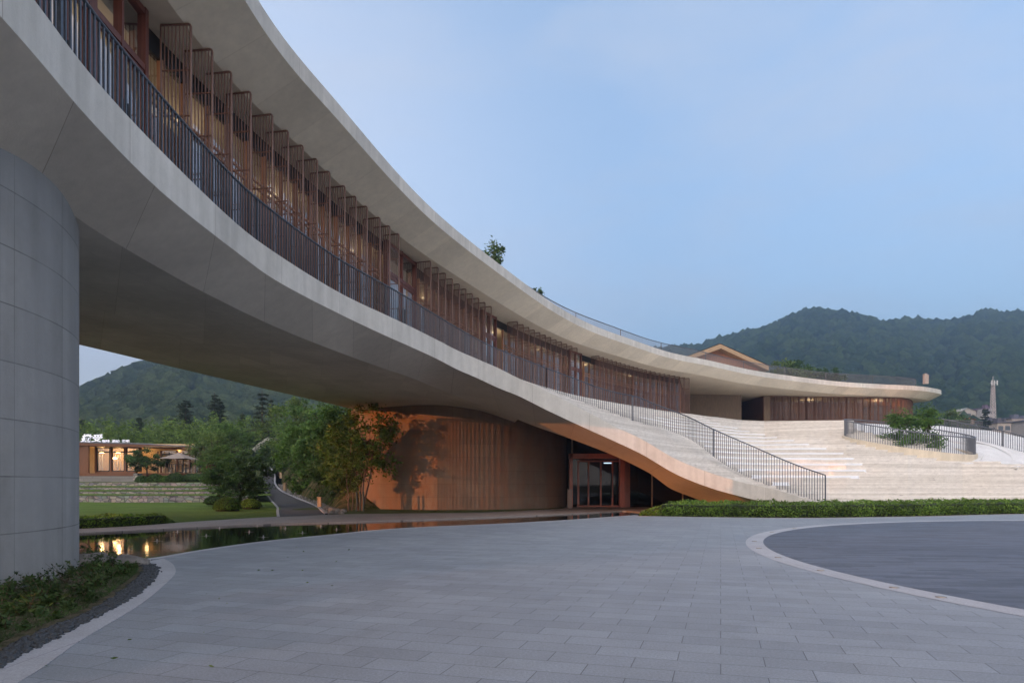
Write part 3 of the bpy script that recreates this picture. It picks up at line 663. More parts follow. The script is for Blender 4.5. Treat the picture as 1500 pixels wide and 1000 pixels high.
# far side of the crest and skirt
st.cm = 0
A = [Vector(wp(px, grid[i][-1][0], grid[i][-1][2])) for i, px in enumerate(cols_px)]
B = [Vector((p.x, p.y+6, p.z-.02)) if cols_px[i] < 1380 else Vector((p.x+2, p.y+5, p.z-3)) for i, p in enumerate(A)]
st.ribbon(A, B)
stair = st.build('stepped_stair', [M['tread'], M['riser'], M['ramp']])
tag(stair, 'wide pale stone stair and seating steps rising like a hillside to the upper terrace', 'staircase')
def surf_pt(px, py):
    lo_, hi_ = front(px)[0]+.01, topp(px)[0]
    for _ in range(40):
        m_ = (lo_+hi_)/2
        if HOR-1000*prof_h(px, m_)/m_ > py: lo_ = m_
        else: hi_ = m_
    return Vector(wp(px, lo_, prof_h(px, lo_)))
for poly_, lb in (((( 1392,647),(1425,652),(1440,664),(1434,676),(1418,682)),'curved low stone edge on the white ramp beside the planter'),(((1420,646),(1462,655),(1490,668),(1497,680),(1490,689)),'outer curved low stone edge on the white ramp')):
    pp = []
    for px, py in poly_:
        lo_, hi_ = front(px)[0]+.01, topp(px)[0]
        for _ in range(40):
            m_ = (lo_+hi_)/2
            if HOR-1000*prof_h(px, m_)/m_ > py: lo_ = m_
            else: hi_ = m_
        pp.append(Vector(wp(px, lo_, prof_h(px, lo_))))
    pp = spline(pp, .2); e_ = MB(); e_.ribbon(addz(pp, .10), addz(pp, -.05)); e_.ribbon(addz([p+Vector((-.35,.35,.06)) for p in pp], .10), addz(pp, .10))
    tag(e_.build('ramp_edge', M['ramp']), lb, 'step edge')
# ================================================================== railings
def railing(name, label, cat, top, base, spacing=.15, post=0, rt=.03, rb=.012, mat='rail', group=None, flat=False):
    root = empty(name, tuple(base[0]), label=label, cat=cat, group=group); off = Vector(base[0])
    top = [p-off for p in top]; base = [p-off for p in base]
    St = arclen(top); Sb = arclen(base); L_ = Sb[-1]
    m = MB(); m.tube(resample(top, step=.25), rt, 8); m.build('handrail', M[mat], root, smooth=True)
    n = int(L_/spacing); b = MB()
    for k in range(n+1):
        t = k/n; p = at_s(base, Sb, L_*t)
        q = top_at(top, St, p, t); b.bar(p, q, rb*2, rb*2)
    b.build('balusters', M[mat], root)
    if post:
        np_ = max(1, int(round(L_/post))); pm = None
        for k in range(np_+1):
            t = k/np_; p = at_s(base, Sb, L_*t); q = top_at(top, St, p, t)
            b = MB(); b.bar(p, q, .05, .05); b.build('post', M[mat], root)
    return root
def top_at(top, St, p, t):
    q = at_s(top, St, St[-1]*t); return Vector((p.x, p.y, q.z)) if (Vector((q.x-p.x, q.y-p.y, 0))).length < .5 else q
# balcony rail: follows the slab edge, level
edge = [p for p in offset(S1n, .12) if p.y < 23.6]
stairrail_top = [Q(x, y, Y) for x, y, Y in ((610,440,26.3),(640,462,28.0),(680,487,30.2),(720,507,32.2),(748,520,33.6),(800,539,35.6))]
bal_top = setz(edge, ZF+1.05)+[Q(590,426,25.0)]+stairrail_top
bal_base = setz(edge, ZF-.02)+[Q(590,426,25.0)-Vector((0,0,1.08))]+[p-Vector((0,0,1.1)) for p in stairrail_top]
bt = resample(spline(bal_top[::6]+bal_top[-1:], .2), n=300); bb = [Vector((p.x, p.y, p.z-1.08)) for p in bt]
railing('balcony_railing', 'dark grey steel railing along the edge of the raised curved walkway', 'railing', bt, bb, .13, 7.5, .028, .014)
rt2 = [(800,539,35.6),(846,556,37),(878,568,37.8),(910,576.5,38.4),(933,581,39),(960,592,39.6),(1000,607,38.6),(1022,617,37.4),(1042,627,36.6),(1071,640,35.8),(1106,655,35),(1140,670,34.5),(1175,684,34.3),(1209,695.5,34.2)]
rb2 = [574,590,602,613,619.5,624,638,650,666,686,703,716,727,737]
tp = [Q(x, y, Y) for x, y, Y in rt2]; bs = [Q(r[0], y, r[2]) for r, y in zip(rt2, rb2)]
tps = resample(spline(tp, .2), n=240); bss = resample(spline(bs, .2), n=240)
zx = np.array([p.x for p in bss]); zz = np.array([p.z for p in bss]); bss = [Vector((p.x, p.y, float(np.interp(p.x, zx, zz)))) for p in tps]
railing('stair_railing', 'grey steel handrail with thin balusters descending the pale stair to the hedge', 'railing', tps, bss, .135, 5.6, .03, .012)
# roof rail set back from the roof edge
rr = [p for p in offset(T1, 1.5) if p.y > 10 and p.y < 74.5]
rt_ = setz(rr, RT+EYE+1.12); rb_ = setz(rr, RT+EYE)
railing('roof_railing', 'long slender dark railing set back along the curved roof edge', 'railing', rt_, rb_, .13, 6.5, .03, .011, 'rail2')
# planter ring
ring = []; rbase = []
cx, cy = (1330-750)/1000*46.2, 46.2
for k in range(73):
    a = 2*math.pi*k/72; x = cx+4.0*math.cos(a); y = cy+3.3*math.sin(a)
    h = 3.80-.1145*(x-cx)+.21*(y-cy)
    ring.append(Vector((x, y, h+EYE))); rbase.append(Vector((x, y, h+EYE-1.1)))
railing('planter_railing', 'oval grey railing ring around the small tree on the stair', 'railing', ring, rbase, .15, 0, .035, .013, 'rail2')
cb = MB(); inr = [Vector((cx+(p.x-cx)*.95, cy+(p.y-cy)*.95, p.z)) for p in rbase]; outr = [Vector((cx+(p.x-cx)*1.03, cy+(p.y-cy)*1.04, p.z)) for p in rbase]
cb.ribbon(addz(outr, .02), addz(outr, -.75)); cb.ribbon(addz(inr, .02), addz(outr, .02)); cb.ribbon(addz(inr, -.9), addz(inr, .02))
tag(cb.build('planter_curb', M['curb'], smooth=False), 'low oval cream concrete curb under the ring railing on the stair', 'planter curb')
sb = MB(); sb.poly([Vector((p.x, p.y, p.z-.35)) for p in inr[:-1]]); tag(sb.build('planter_soil', M['soil']), kind='structure')
# ramp rail on the right
rt3 = [(1371,614,60),(1400,617.5,59),(1442,626.5,57),(1484,634,55),(1500,641,53),(1530,652,50),(1580,668,46)]
bs3 = resample(spline([surf_pt(x, y) for x, y in ((1376,633),(1400,638),(1420,643),(1463,652),(1498,661.5),(1530,671),(1570,684))], .2), n=120); tp3 = addz(bs3, 1.1)
railing('ramp_railing', 'grey railing with balusters curving down the white ramp at the right edge', 'railing', tp3, bs3, .17, 6, .035, .014, 'rail2')
rt4 = [(1330,613,74),(1371,614.3,74),(1439,617,74)]
tp4 = resample(spline([Q(*a) for a in rt4], .2), n=40); bs4 = [Vector((p.x, p.y, p.z-1.2)) for p in tp4]
railing('terrace_railing', 'short straight grey railing on the far terrace behind the small tree', 'railing', tp4, bs4, .12, 3, .035, .014, 'rail2')
# ================================================================== ground, plaza, pool, path, lawn
def sheet(name, pts, z, mat, kind='structure', label=None, cat=None, thick=0):
    mb = MB(); P_ = [Vector((p[0], p[1], z)) for p in pts]; mb.poly(P_)
    if thick:
        c = P_+[P_[0]]; mb.ribbon(c, setz(c, z-thick)); mb.ribbon(setz(c, z-thick), c)
    return tag(mb.build(name, mat), label, cat, kind=kind)
gm = MB(); S_ = 3000
sheet('ground', [(-S_,-S_),(S_,-S_),(S_,S_),(-S_,S_)], -.35, M['meadow'])
pe = [Vector((p[0],p[1],0)) for p in [(-6.95,12.3)]]+[G(x, y) for x, y in ((240,816.5),(283,808.7),(340,800),(400,792),(500,782),(550,776.7),(625,771.8),(700,768.6),(770,765.2),(837,761.3),(890,757.4),(935,754.2))]
pe = spline([Vector((p.x,p.y,0)) for p in pe], .5)
pf = spline([Vector((-34,9,0)),Vector((-24,14.5,0)),Vector((-17,17.6,0))]+[G(x, y) for x, y in ((115,780.5),(310,771),(400,767.3),(500,764.6),(600,761.5),(700,758),(770,755.3),(837,752.2),(883,749.4),(915,748),(940,750))], .5)
pathf = spline([Vector((-34,10.5,0)),Vector((-24,16,0)),Vector((-18.5,18.9,0))]+[G(x, y) for x, y in ((115,775),(310,762.5),(400,757.3),(500,753.3),(600,751.9),(700,750.7),(770,747.8),(837,744.2),(880,742.8),(935,742.8),(1000,743))], .5)
hedge_f = [G(x, y) for x, y in ((935,755.8),(1050,757.6),(1180,758.6),(1350,756.3),(1500,752.8))]+[Vector((40,33.5,0)),Vector((70,34,0))]
hedge_s = spline([Vector((p.x,p.y,0)) for p in hedge_f], .6)
ko = spline([Vector((-2.0,-10,0)),Vector((-2.9,-2,0)),Vector((-3.25,2.5,0))]+[G(x, y) for x, y in ((25,1000),(115,940),(207,884),(243,854),(257,838),(253,826),(240,818))], .15)
ki = spline([Vector((-2.5,-10,0)),Vector((-3.3,-2,0)),Vector((-3.62,2.5,0))]+[G(x, y) for x, y in ((-60,1010),(0,975),(100,924),(200,870),(226,845),(230,835),(222,826.5),(207,823))], .15)
gi = spline([Vector((-2.8,-10,0)),Vector((-3.6,-2,0)),Vector((-3.85,2.5,0))]+[G(x, y) for x, y in ((-60,995),(0,960),(40,934),(133,897),(187,860),(210,840),(209,830),(200,825))], .15)
plaza = ko+pe[1:]+hedge_s+[Vector((70,-30,0)),Vector((-2,-30,0))]
sheet('plaza', plaza, 0.0, M['paving'], thick=.3)
# kerbs as real stone bands
def band(name, A, B, z0, z1, mat, n=160, **kw):
    A = resample(A, n=n); B = resample(B, n=n); mb = MB()
    mb.ribbon(setz(A, z1), setz(B, z1)); mb.ribbon(setz(A, z0), setz(A, z1)); mb.ribbon(setz(B, z1), setz(B, z0)); return tag(mb.build(name, mat), **kw)
band('kerb', ko, ki, -.2, .006, M['kerb'], kind='structure')
band('pool_kerb', pe, offset(pe, .16), -.25, .006, M['kerb'], kind='structure')
band('path', pathf, pf, -.2, .02, M['path'], kind='structure')
band('path_kerb', pf, offset(pf, -.1), -.25, .018, M['path'], kind='structure')
band('hedge_kerb', hedge_s, offset(hedge_s, -.16), -.1, .012, M['kerb'], kind='structure')
band('hedge_soil', offset(hedge_s, 4.5), hedge_s, -.1, .01, M['soil'], kind='structure')
sheet('water', [(-50,0),(-7.1,11.4)]+[(p.x,p.y) for p in pe[1:]]+[(p.x,p.y) for p in pf[::-1]], -.025, M['water'])
circ = lambda r, n=160: [Vector((20.0+r*math.cos(2*math.pi*k/n), 11.5+r*math.sin(2*math.pi*k/n), 0)) for k in range(n+1)]
mb = MB(); mb.ribbon(setz(circ(15.2), .004), setz(circ(14.8), .004)); tag(mb.build('paving_ring', M['kerb']), kind='structure')
sheet('dark_paving_circle', [(p.x, p.y) for p in circ(14.8)[:-1]], .004, M['paving_dark'])
for i, (x, y) in enumerate(((1110,793),(1115.5,803),(1145,816.5),(1213,835.5),(1332,860),(1136,779.5),(1168,773.8),(1420,873))):
    p = G(x, y); q_ = Vector((p.x-20, p.y-11.5, 0)).normalized()*15.0; p = Vector((20+q_.x, 11.5+q_.y, 0)); mb = MB(); mb.lathe([(0,.012),(.045,.012),(.06,.008),(.065,.0)], 20)
    if i == 0:
        lp0 = mb.build('ground_lamp', Mat('lamp_bezel', (.3,.27,.23), .35, .7).m); lp = lp0
    else: lp = lp0.copy(); col.objects.link(lp)
    lp.location = (p.x, p.y, .006); tag(lp, 'round ground lamp in the pale paving ring, '+['third','fourth','fifth','sixth','second nearest to the viewer','second','first','nearest to the viewer'][i]+(' from the hedge' if i not in (4,7) else ' of them all'), 'ground lamp', 'lamps set in the paving ring')
# planting bed on the left
bed = gi+[Vector((-7.5,13.0,0)),Vector((-12,14.8,0)),Vector((-20,14,0)),Vector((-20,-10,0))]
sheet('bed_soil', bed, .012, M['soil'], thick=.3)
band('gravel_base', ki, gi, -.1, -.012, M['soil'], kind='structure')
def blob_mesh(seed, n=3):
    r = random.Random(seed); bm = bmesh.new(); bmesh.ops.create_icosphere(bm, subdivisions=n, radius=1)
    o = Vector((r.random()*50, r.random()*50, 0))
    for v in bm.verts: v.co *= 1+.35*noise.noise(v.co*1.3+o)+.1*noise.noise(v.co*4+o)
    vs = np.array([v.co[:] for v in bm.verts]); fs = np.array([[v.index for v in f.verts] for f in bm.faces]); bm.free(); return vs, fs
def scatter(name, pts, sizes, mat, sub=1, flat=(1,1,1), seed=0, parent=None, rough=.0, nvar=6):
    rg = np.random.default_rng(seed); prot = [blob_mesh(seed*10+i, sub) for i in range(nvar)]; V = []; Fc = []; n0 = 0
    for p, s in zip(pts, sizes):
        vs, fs = prot[rg.integers(nvar)]; a = rg.random()*6.283; c, s_ = math.cos(a), math.sin(a)
        w = vs*np.array(flat)*s*(1+.25*(rg.random(3)-.5)); 
        if rough: w = w*(1+rough*(rg.random((len(w),1))-.5))
        w = np.column_stack((w[:,0]*c-w[:,1]*s_, w[:,0]*s_+w[:,1]*c, w[:,2])); V.append(w+np.array(p)); Fc.append(fs+n0); n0 += len(vs)
    V = np.concatenate(V); Fc = np.concatenate(Fc)
    me = bpy.data.meshes.new(name); me.vertices.add(len(V)); me.vertices.foreach_set('co', V.astype(np.float32).ravel())
    me.loops.add(len(Fc)*3); me.loops.foreach_set('vertex_index', Fc.astype(np.int32).ravel()); me.polygons.add(len(Fc))
    me.polygons.foreach_set('loop_start', np.arange(0, len(Fc)*3, 3, dtype=np.int32)); me.polygons.foreach_set('loop_total', np.full(len(Fc), 3, dtype=np.int32))
    me.materials.append(mat); me.update(calc_edges=True); o = bpy.data.objects.new(name, me); col.objects.link(o)
    if parent: o.parent = parent
    return o
rg = np.random.default_rng(5); A = resample([p for p in ki if p.y > 3], n=200); B = resample([p for p in gi if p.y > 3], n=200)
pts = []; sz = []
for k in range(5200):
    i = rg.integers(200); t = rg.random(); p = A[i].lerp(B[i], t); s = .012+.02*rg.random()
    pts.append((p.x+rg.normal()*.02, p.y+rg.normal()*.03, .0+rg.random()*.018)); sz.append(s)
tag(scatter('gravel', pts, sz, M['gravel'], 1, (1.2,.9,.6), 3), 'dark slate gravel strip beside the pale kerb', 'gravel', kind='stuff')
# lawn and terraces on the left
lawnp = [(p.x, p.y) for p in resample([q for q in pathf if q.x < -9.6 ], n=40)]
roadL = [Q(410,757.5,28.9),Q(408.5,750,34),Q(407,742,42.5),Q(396,730,51),Q(389,718,59.5),Q(387,708,68),Q(386,697,76),Q(388,691.5,80),Q(386,684,90)]
roadR = [Q(476,754.3,30.9),Q(470,749,35),Q(459,740.5,44.4),Q(429,728,52.5),Q(409,718,60),Q(401.5,708,68),Q(401.5,697,76),Q(399,691.5,80),Q(395,684,90)]
roadL = resample(spline(roadL, .5), n=100); roadR = resample(spline(roadR, .5), n=100)
mb = MB(); mb.ribbon(addz(roadR, .03), addz(roadL, .03)); tag(mb.build('road', M['asphalt']), kind='structure')
def kerb3(name, pts, w, h):
    mb = MB(); a, b = pts, offset(pts, w)
    a = [Vector((p.x,p.y,q.z)) for p, q in zip(a, pts)]; b = [Vector((p.x,p.y,q.z)) for p, q in zip(b, pts)]
    mb.ribbon(addz(a, h), addz(b, h)); mb.ribbon(addz(b, h), addz(b, -.1)); mb.ribbon(addz(a, -.1), addz(a, h)); return tag(mb.build(name, M['kerb']), kind='structure')
kerb3('road_kerb', roadR, -.16, .09); kerb3('road_kerb', roadL, .12, .04)
def lawn_z(x, y):
    t = min(max((y-43)/8, 0), 1); return .3*t*t*(3-2*t)
def terr(name, xa, xb, rows, mat, zf, n=40, **kw):
    mb = MB()
    for j, y in enumerate(rows):
        for i in range(n):
            x0, x1 = xa(y), xb(y); x = x0+(x1-x0)*i/(n-1); mb.v.append((x, y, zf(x, y)))
    for j in range(len(rows)-1):
        for i in range(n-1): mb.face((j*n+i, j*n+i+1, (j+1)*n+i+1, (j+1)*n+i))
    return tag(mb.build(name, mat, smooth=True), **kw)
Lx = lambda y: float(np.interp(y, [p.y for p in roadL], [p.x for p in roadL]))
pfy = sorted([(p.x, p.y) for p in pathf if p.x < -8])
pathY = lambda x: float(np.interp(x, [a for a, b in pfy], [b for a, b in pfy]))
mb = MB(); nx, ny = 70, 30
for i in range(nx):
    for j in range(ny):
        v_ = j/(ny-1); y1 = 47.2
        y = 30+17*v_
        for _ in range(6):
            xr = Lx(y)+.1; x = -46+(xr+46)*i/(nx-1); y0 = pathY(x)-.05; y = y0+(y1-y0)*v_
        mb.v.append((x, y, .015+lawn_z(x, y)))
for i in range(nx-1):
    for j in range(ny-1): mb.face((i*ny+j, (i+1)*ny+j, (i+1)*ny+j+1, i*ny+j+1))
tag(mb.build('lawn', M['lawn'], smooth=True), kind='structure')
# rubble terrace walls with grass treads
tiers = [(47, .33, .60, 400), (49.3, .70, .87, 395), (51.6, .98, 1.15, 390), (54, 1.27, 1.53, 385)]
for i, (y, z0, z1, pr) in enumerate(tiers):
    xr = Lx(y)-1.2; w = MB(); pts_ = [Vector((-46+(xr+46)*k/30, y+.25*math.sin(k*.5), 0)) for k in range(31)]
    w.ribbon(setz(pts_, z1), setz(pts_, z0-.2)); w.ribbon(setz(offset(pts_, .35), z1), setz(pts_, z1)); 
    tag(w.build('terrace_wall', M['rubble']), ['lowest low rubble stone wall above the lawn', 'second low rubble stone wall up from the lawn', 'third low rubble stone wall up from the lawn', 'tallest and topmost rubble stone wall below the cafe'][i], 'wall', 'rubble terrace walls')
    yn = tiers[i+1][0] if i < 3 else 58
    terr('terrace_grass', lambda y_: -46, lambda y_: Lx(y_)-.1, list(np.linspace(y+.3, yn+.4, 5)), M['lawn'], lambda x, y_, z1=z1, zn=(tiers[i+1][1] if i < 3 else 1.62), y=y, yn=yn: z1+.012+(zn-z1-.01)*(y_-y)/(yn-y), kind='structure')
w = MB(); a = Q(105,706.5,56.5); b = Q(196,706.5,56.5); pts_ = [a, b]; w.ribbon([Vector((a.x-8,a.y,2.1)),Vector((b.x,b.y,2.07))], [Vector((a.x-8,a.y,1.4)),Vector((b.x,b.y,1.4))]); w.box((a.x-8,56.51,1.4),(b.x,56.9,2.09))
tag(w.build('block_wall', M['block']), 'low grey block retaining wall in front of the cafe deck', 'wall')
w = MB(); w.box((Q(196,0,56.3).x,56.2,1.4),(Q(202.5,0,56.3).x,56.9,2.3)); tag(w.build('stone_pillar', M['rubble']), 'short pale stone pillar at the end of the block retaining wall', 'pillar')
# upper ground left, behind terraces (rises towards the bamboo)
def upz(x, y): return 1.5+max(0, y-57)*.055
terr('upper_ground', lambda y: -120, lambda y: Lx(min(y, 91))-.15, [57.5,60,64,70,78,90,110,140], M['meadow'], upz, n=30, kind='structure')
# bank right of the road, rising to the garden behind
mb = MB(); nb, nr = 70, 26; bank_line = resample([Vector((p.x+.8, p.y, p.z)) for p in roadR[8:]], n=nb)
for i, p in enumerate(bank_line):
    for j in range(nr):
        t = j/(nr-1); rise = 4.6*(1-math.exp(-t*4.2)); x = p.x+t*9*(1-.35*(i < 6)); y = p.y+t*7; 
        d = noise.noise(Vector((x*.5, y*.5, 0)))*.5*min(1, t*6)
        ramp_in = min(1, i/9)
        mb.v.append((x+d*.6, y, p.z+rise*ramp_in+d*ramp_in+.01))
for i in range(nb-1):
    for j in range(nr-1): mb.face((i*nr+j, (i+1)*nr+j, (i+1)*nr+j+1, i*nr+j+1)[::-1])
bank_o = tag(mb.build('bank', M['bank'], smooth=True), kind='structure')
sheet('drum_lawn', [(p.x, p.y) for p in pathf if p.x > -9.8 and p.x < 3.2]+[(3,40.6),(2,46),(-11,48),(-12.2,38)], .022, M['meadow'])
# paving in front of the entrance
sheet('entrance_paving', [(3.2,39.7),(16,39.7),(16,42.3),(3.0,42.3)]+[(2.4,40.3)], .016, M['path'])

# unseen slatted screen added behind the grey pier to stripe the drum with shadow
sc = MB(); nS, dS = Vector((-.6,.8,0)), Vector((.8,.6,0))
def spt(s, q=-1.0): return nS*s+dS*q
s = 17.4
while s < 31.9:
    if 20.2 < s < 26.5: s += .1; continue
    w_ = .09 if s < 30.1 else .055
    p = spt(s); sc.bar((p.x,p.y,-.3), (p.x,p.y,6.4), w_, .05, up=dS); s += .1
for z, sa, sb in [(z, a_, b_) for z in (.2, 3.2, 6.3) for a_, b_ in ((17.3, 20.3), (26.4, 31.9))]: a, b_ = spt(sa,-1.06), spt(sb,-1.06); sc.bar((a.x,a.y,z),(b_.x,b_.y,z),.06,.08)
tag(sc.build('added_shade_screen', M['fin']), 'unseen slatted screen added behind the grey pier to shade the drum and steps', 'screen')
# ================================================================== vegetation
def leaf_quads(c, n, size, rg, asp=.5, droop=0.0):
    """n leaves at centres c (n,3): rhombus quads of random facing"""
    d = rg.normal(size=(n,3)); d[:,2] = d[:,2]*.6-droop; d /= np.linalg.norm(d, axis=1)[:,None]
    e = rg.normal(size=(n,3)); e -= (e*d).sum(1)[:,None]*d; e /= np.linalg.norm(e, axis=1)[:,None]
    s = (size*(.6+.8*rg.random(n)))[:,None]
    a = c-d*s*.5; b = c+d*s*.5; m1 = c+e*s*asp*.5-d*s*.05; m2 = c-e*s*asp*.5-d*s*.05
    return np.stack((a, m1, b, m2), axis=1).reshape(-1,3)
def broadleaf(name, label, base, H, crown, cz, nleaf, lsize, mat='leaf', trunks=1, seed=1, group=None, cat='tree', bark_='bark', clusters=40, spread=.28, r0=None, shell=.6, lowcut=-1.0, squash=None, cshift=(0,0)):
    """crown = (rx, ry, rz) half sizes, cz = height of its centre over the base"""
    rg = np.random.default_rng(seed); root = empty(name, base, label=label, cat=cat, group=group)
    rx, ry, rz = crown; K = clusters; cc = []
    while len(cc) < K:
        v = rg.normal(size=3); v /= np.linalg.norm(v); r = shell+(1-shell)*rg.random() if rg.random() < .75 else rg.random()*shell
        v = v*r
        if v[2] < lowcut: continue
        cc.append((v[0]*rx+cshift[0], v[1]*ry+cshift[1], cz+v[2]*rz))
    cc = np.array(cc); wgt = .5+rg.random(K); wgt /= wgt.sum()
    idx = rg.choice(K, nleaf, p=wgt); rad = spread*min(rx, rz)*(.6+.8*rg.random(K))
    c = cc[idx]+rg.normal(size=(nleaf,3))*rad[idx][:,None]*np.array([1,1,.7])*.6
    c = c[c[:,2] > .02]; nleaf = len(c)
    quads_obj('crown', leaf_quads(c, nleaf, lsize, rg), M[mat], root)
    t = MB(); r0 = r0 or H*.02+.03
    for k in range(trunks):
        a = 6.28*k/max(trunks,1)+rg.random(); top = np.array([rx*.35*math.cos(a)*(trunks > 1)+cshift[0]*.7, ry*.35*math.sin(a)*(trunks > 1)+cshift[1]*.7, cz+rz*.35])
        b0 = np.array([.12*math.cos(a), .12*math.sin(a), 0])*(trunks > 1); pts = []
        for i in range(7):
            f = i/6; pts.append(b0*(1-f)+top*f+np.array([rg.normal()*.03*H*f*(1-f)*2, rg.normal()*.03*H*f*(1-f)*2, 0]))
        t.tube(pts, [r0*(1-.8*i/6) for i in range(7)], 7)
        for j in range(max(3, min(14, K//(2*trunks)))):
            q = cc[rg.integers(K)]; f = .3+.6*rg.random(); i = int(f*6); p0 = np.array(pts[i])*(1-(f*6-i))+np.array(pts[min(i+1,6)])*(f*6-i)
            if p0[2] > q[2]+rz*.3: continue
            md = (p0+q)/2+np.array([0,0,-.06*H*rg.random()]); t.tube([p0, md, q], [r0*.42, r0*.25, r0*.08], 5)
    t.build('trunk', M[bark_], root, smooth=True); return root
def conifer(name, label, base, H, W, seed=1, mat='leaf_pine', bare=.35, group=None, n=14, dens=44, lean=0.0, lsz=.28):
    rg = np.random.default_rng(seed); root = empty(name, base, label=label, cat='tree', group=group); cs = []
    t = MB(); top = Vector((lean*H, 0, H)); t.tube([(0,0,0), (lean*H*.5,0,H*.5), top], [H*.02, H*.013, H*.003], 7)
    for k in range(n):
        f = bare+(1-bare)*(k/n)**.9; z = H*f; rr = W*(1.05-.85*((f-bare)/(1-bare)))*(.65+.5*rg.random())
        for b in range(int(4+rg.integers(3))):
            a = rg.random()*6.28; L_ = rr*(.5+.6*rg.random()); p0 = np.array([lean*z, 0, z]); 
            p1 = p0+np.array([math.cos(a)*L_, math.sin(a)*L_, -.12*L_+.1*rg.random()*L_])
            t.tube([p0, (p0+p1)/2+np.array([0,0,.06*L_]), p1], [H*.006, H*.004, .008], 4)
            m = dens; ff = .25+.75*rg.random(m)**.7; q = p0+(p1-p0)*ff[:,None]+rg.normal(size=(m,3))*np.array([1,1,.45])*L_*.17; cs.append(q)
    c = np.concatenate(cs); quads_obj('crown', leaf_quads(c, len(c), lsz, rg, .35), M[mat], root); t.build('trunk', M['bark'], root, smooth=True); return root
def bush(name, label, base, r, mat='leaf_hedge', seed=1, n=3500, lsize=.07, group=None, cat='bush', rz=.85):
    rg = np.random.default_rng(seed); root = empty(name, base, label=label, cat=cat, group=group)
    v = rg.normal(size=(n,3)); v /= np.linalg.norm(v, axis=1)[:,None]; v[:,2] = np.abs(v[:,2])*1.1-.15
    rad = np.array([1+.1*noise.noise(Vector((x*2.2, y*2.2, z*2.2+seed))) for x, y, z in v])*(.93+.1*rg.random(n))
    c = v*rad[:,None]*np.array([r, r, r*rz])+np.array([0,0,r*.25]); c[:,2] = np.maximum(c[:,2], .03)
    quads_obj('foliage', leaf_quads(c, n, lsize, rg, .6), M[mat], root)
    vs, fs = blob_mesh(seed, 2); mb = MB(); mb.v = [(x*r*.86, y*r*.86, max(z*r*.86*rz+r*.25, 0)) for x, y, z in vs]; mb.f = [tuple(f) for f in fs]; mb.m = [0]*len(mb.f); mb.uv = [None]*len(mb.f)
    mb.build('bush_core', M['core'], root); return root
def hedge(name, label, A, B, h, n, lsize, seed=1, mat='leaf_hedge'):
    """low hedge between two plan lines"""
    rg = np.random.default_rng(seed); n_ = 140; A = resample(A, n=n_); B = resample(B, n=n_)
    root = empty(name, tuple(A[0]), label=label, cat='hedge'); off = np.array(A[0])
    a = np.array([p[:] for p in A])-off; b = np.array([p[:] for p in B])-off
    i = rg.random(n)*(n_-1); i0 = i.astype(int); f = (i-i0)[:,None]; i1 = np.minimum(i0+1, n_-1); t = rg.random(n)
    t = np.where(rg.random(n) < .45, rg.random(n)*.08, t)        # more leaves on the front face
    p = (a[i0]*(1-f)+a[i1]*f)*(1-t[:,None])+(b[i0]*(1-f)+b[i1]*f)*t[:,None]
    hh = h*(1+.24*np.array([noise.noise(Vector((x*1.1+off[0], y*1.1, seed))) for x, y, _ in p])+.2*np.array([noise.noise(Vector((x*3.3+off[0], y*3.3, seed))) for x, y, _ in p]))
    prof = np.minimum(1, .55+t*5)*np.minimum(1, .5+(1-t)*5); z = np.where(t < .09, rg.random(n)**.8, .86+.16*rg.random(n))*hh*prof
    edge = np.minimum(1, np.minimum(i, n_-1-i)/4+.25); z = z*edge
    p[:,2] = z+.01
    quads_obj('foliage', leaf_quads(p, n, lsize, rg, .6, -.25), M[mat], root)
    c = MB(); ia = a*.94+b*.06; ib = a*.1+b*.9
    A2 = [Vector(v) for v in ia[2:-2]]; B2 = [Vector(v) for v in ib[2:-2]]
    c.ribbon(addz(A2, h*.8), addz(B2, h*.85)); c.ribbon(addz(A2, .0), addz(A2, h*.8)); c.ribbon(addz(B2, h*.85), B2); c.build('hedge_core', M['core'], root); return root
hb = offset(hedge_s, 2.3)
hedge('hedge', 'long low clipped green hedge along the foot of the pale stair', offset(hedge_s, .35), [p for p in hb], .62, 60000, .085, 2)
pa = [p for p in pathf if p.x < -12.0]; hedge('hedge', 'low bright green hedge between the lawn and the stone path', offset(pa, .12), offset(pa, 1.0), .36, 14000, .075, 3)
# multi-stem tree beside the drum, its staked neighbour
bz = .03
broadleaf('multi_stem_tree', 'slender multi stemmed tree with red brown stems in front of the brown drum', tuple(G(528,748.3)[:2])+(bz,), 5.9, (2.15,1.7,2.2), 3.5, 6500, .17, 'leaf', 4, 11, bark_='bark_pale', clusters=64, spread=.17, r0=.055, shell=.6)
broadleaf('low_side_tree', 'small low branching tree left of the staked multi stemmed tree', tuple(G(512,748.6)[:2])+(bz,), 3.0, (1.1,.9,.9), 1.9, 1700, .15, 'leaf_olive', 3, 12, bark_='bark_pale', clusters=18, spread=.3, r0=.035)
for i, px in enumerate((522, 527.5, 532)):
    p = G(px, 749.2 if i != 1 else 748.6); mb = MB(); mb.tube([(0,0,0),(.02,0,.5),(.0,.01,1.0)], [.05,.048,.05], 8)
    o = mb.build('tree_wrap', M['wrap'] if 'wrap' in M else M.setdefault('wrap', Mat('dark_green_wrap', (.02,.045,.045), .6).m)); o.location = (p.x, p.y, bz)
    tag(o, ['left dark green wrap around a stem of the multi stemmed tree', 'middle dark green wrap around a stem of the multi stemmed tree', 'right dark green wrap around a stem of the multi stemmed tree'][i], 'tree wrap', 'wraps at the foot of the tree')
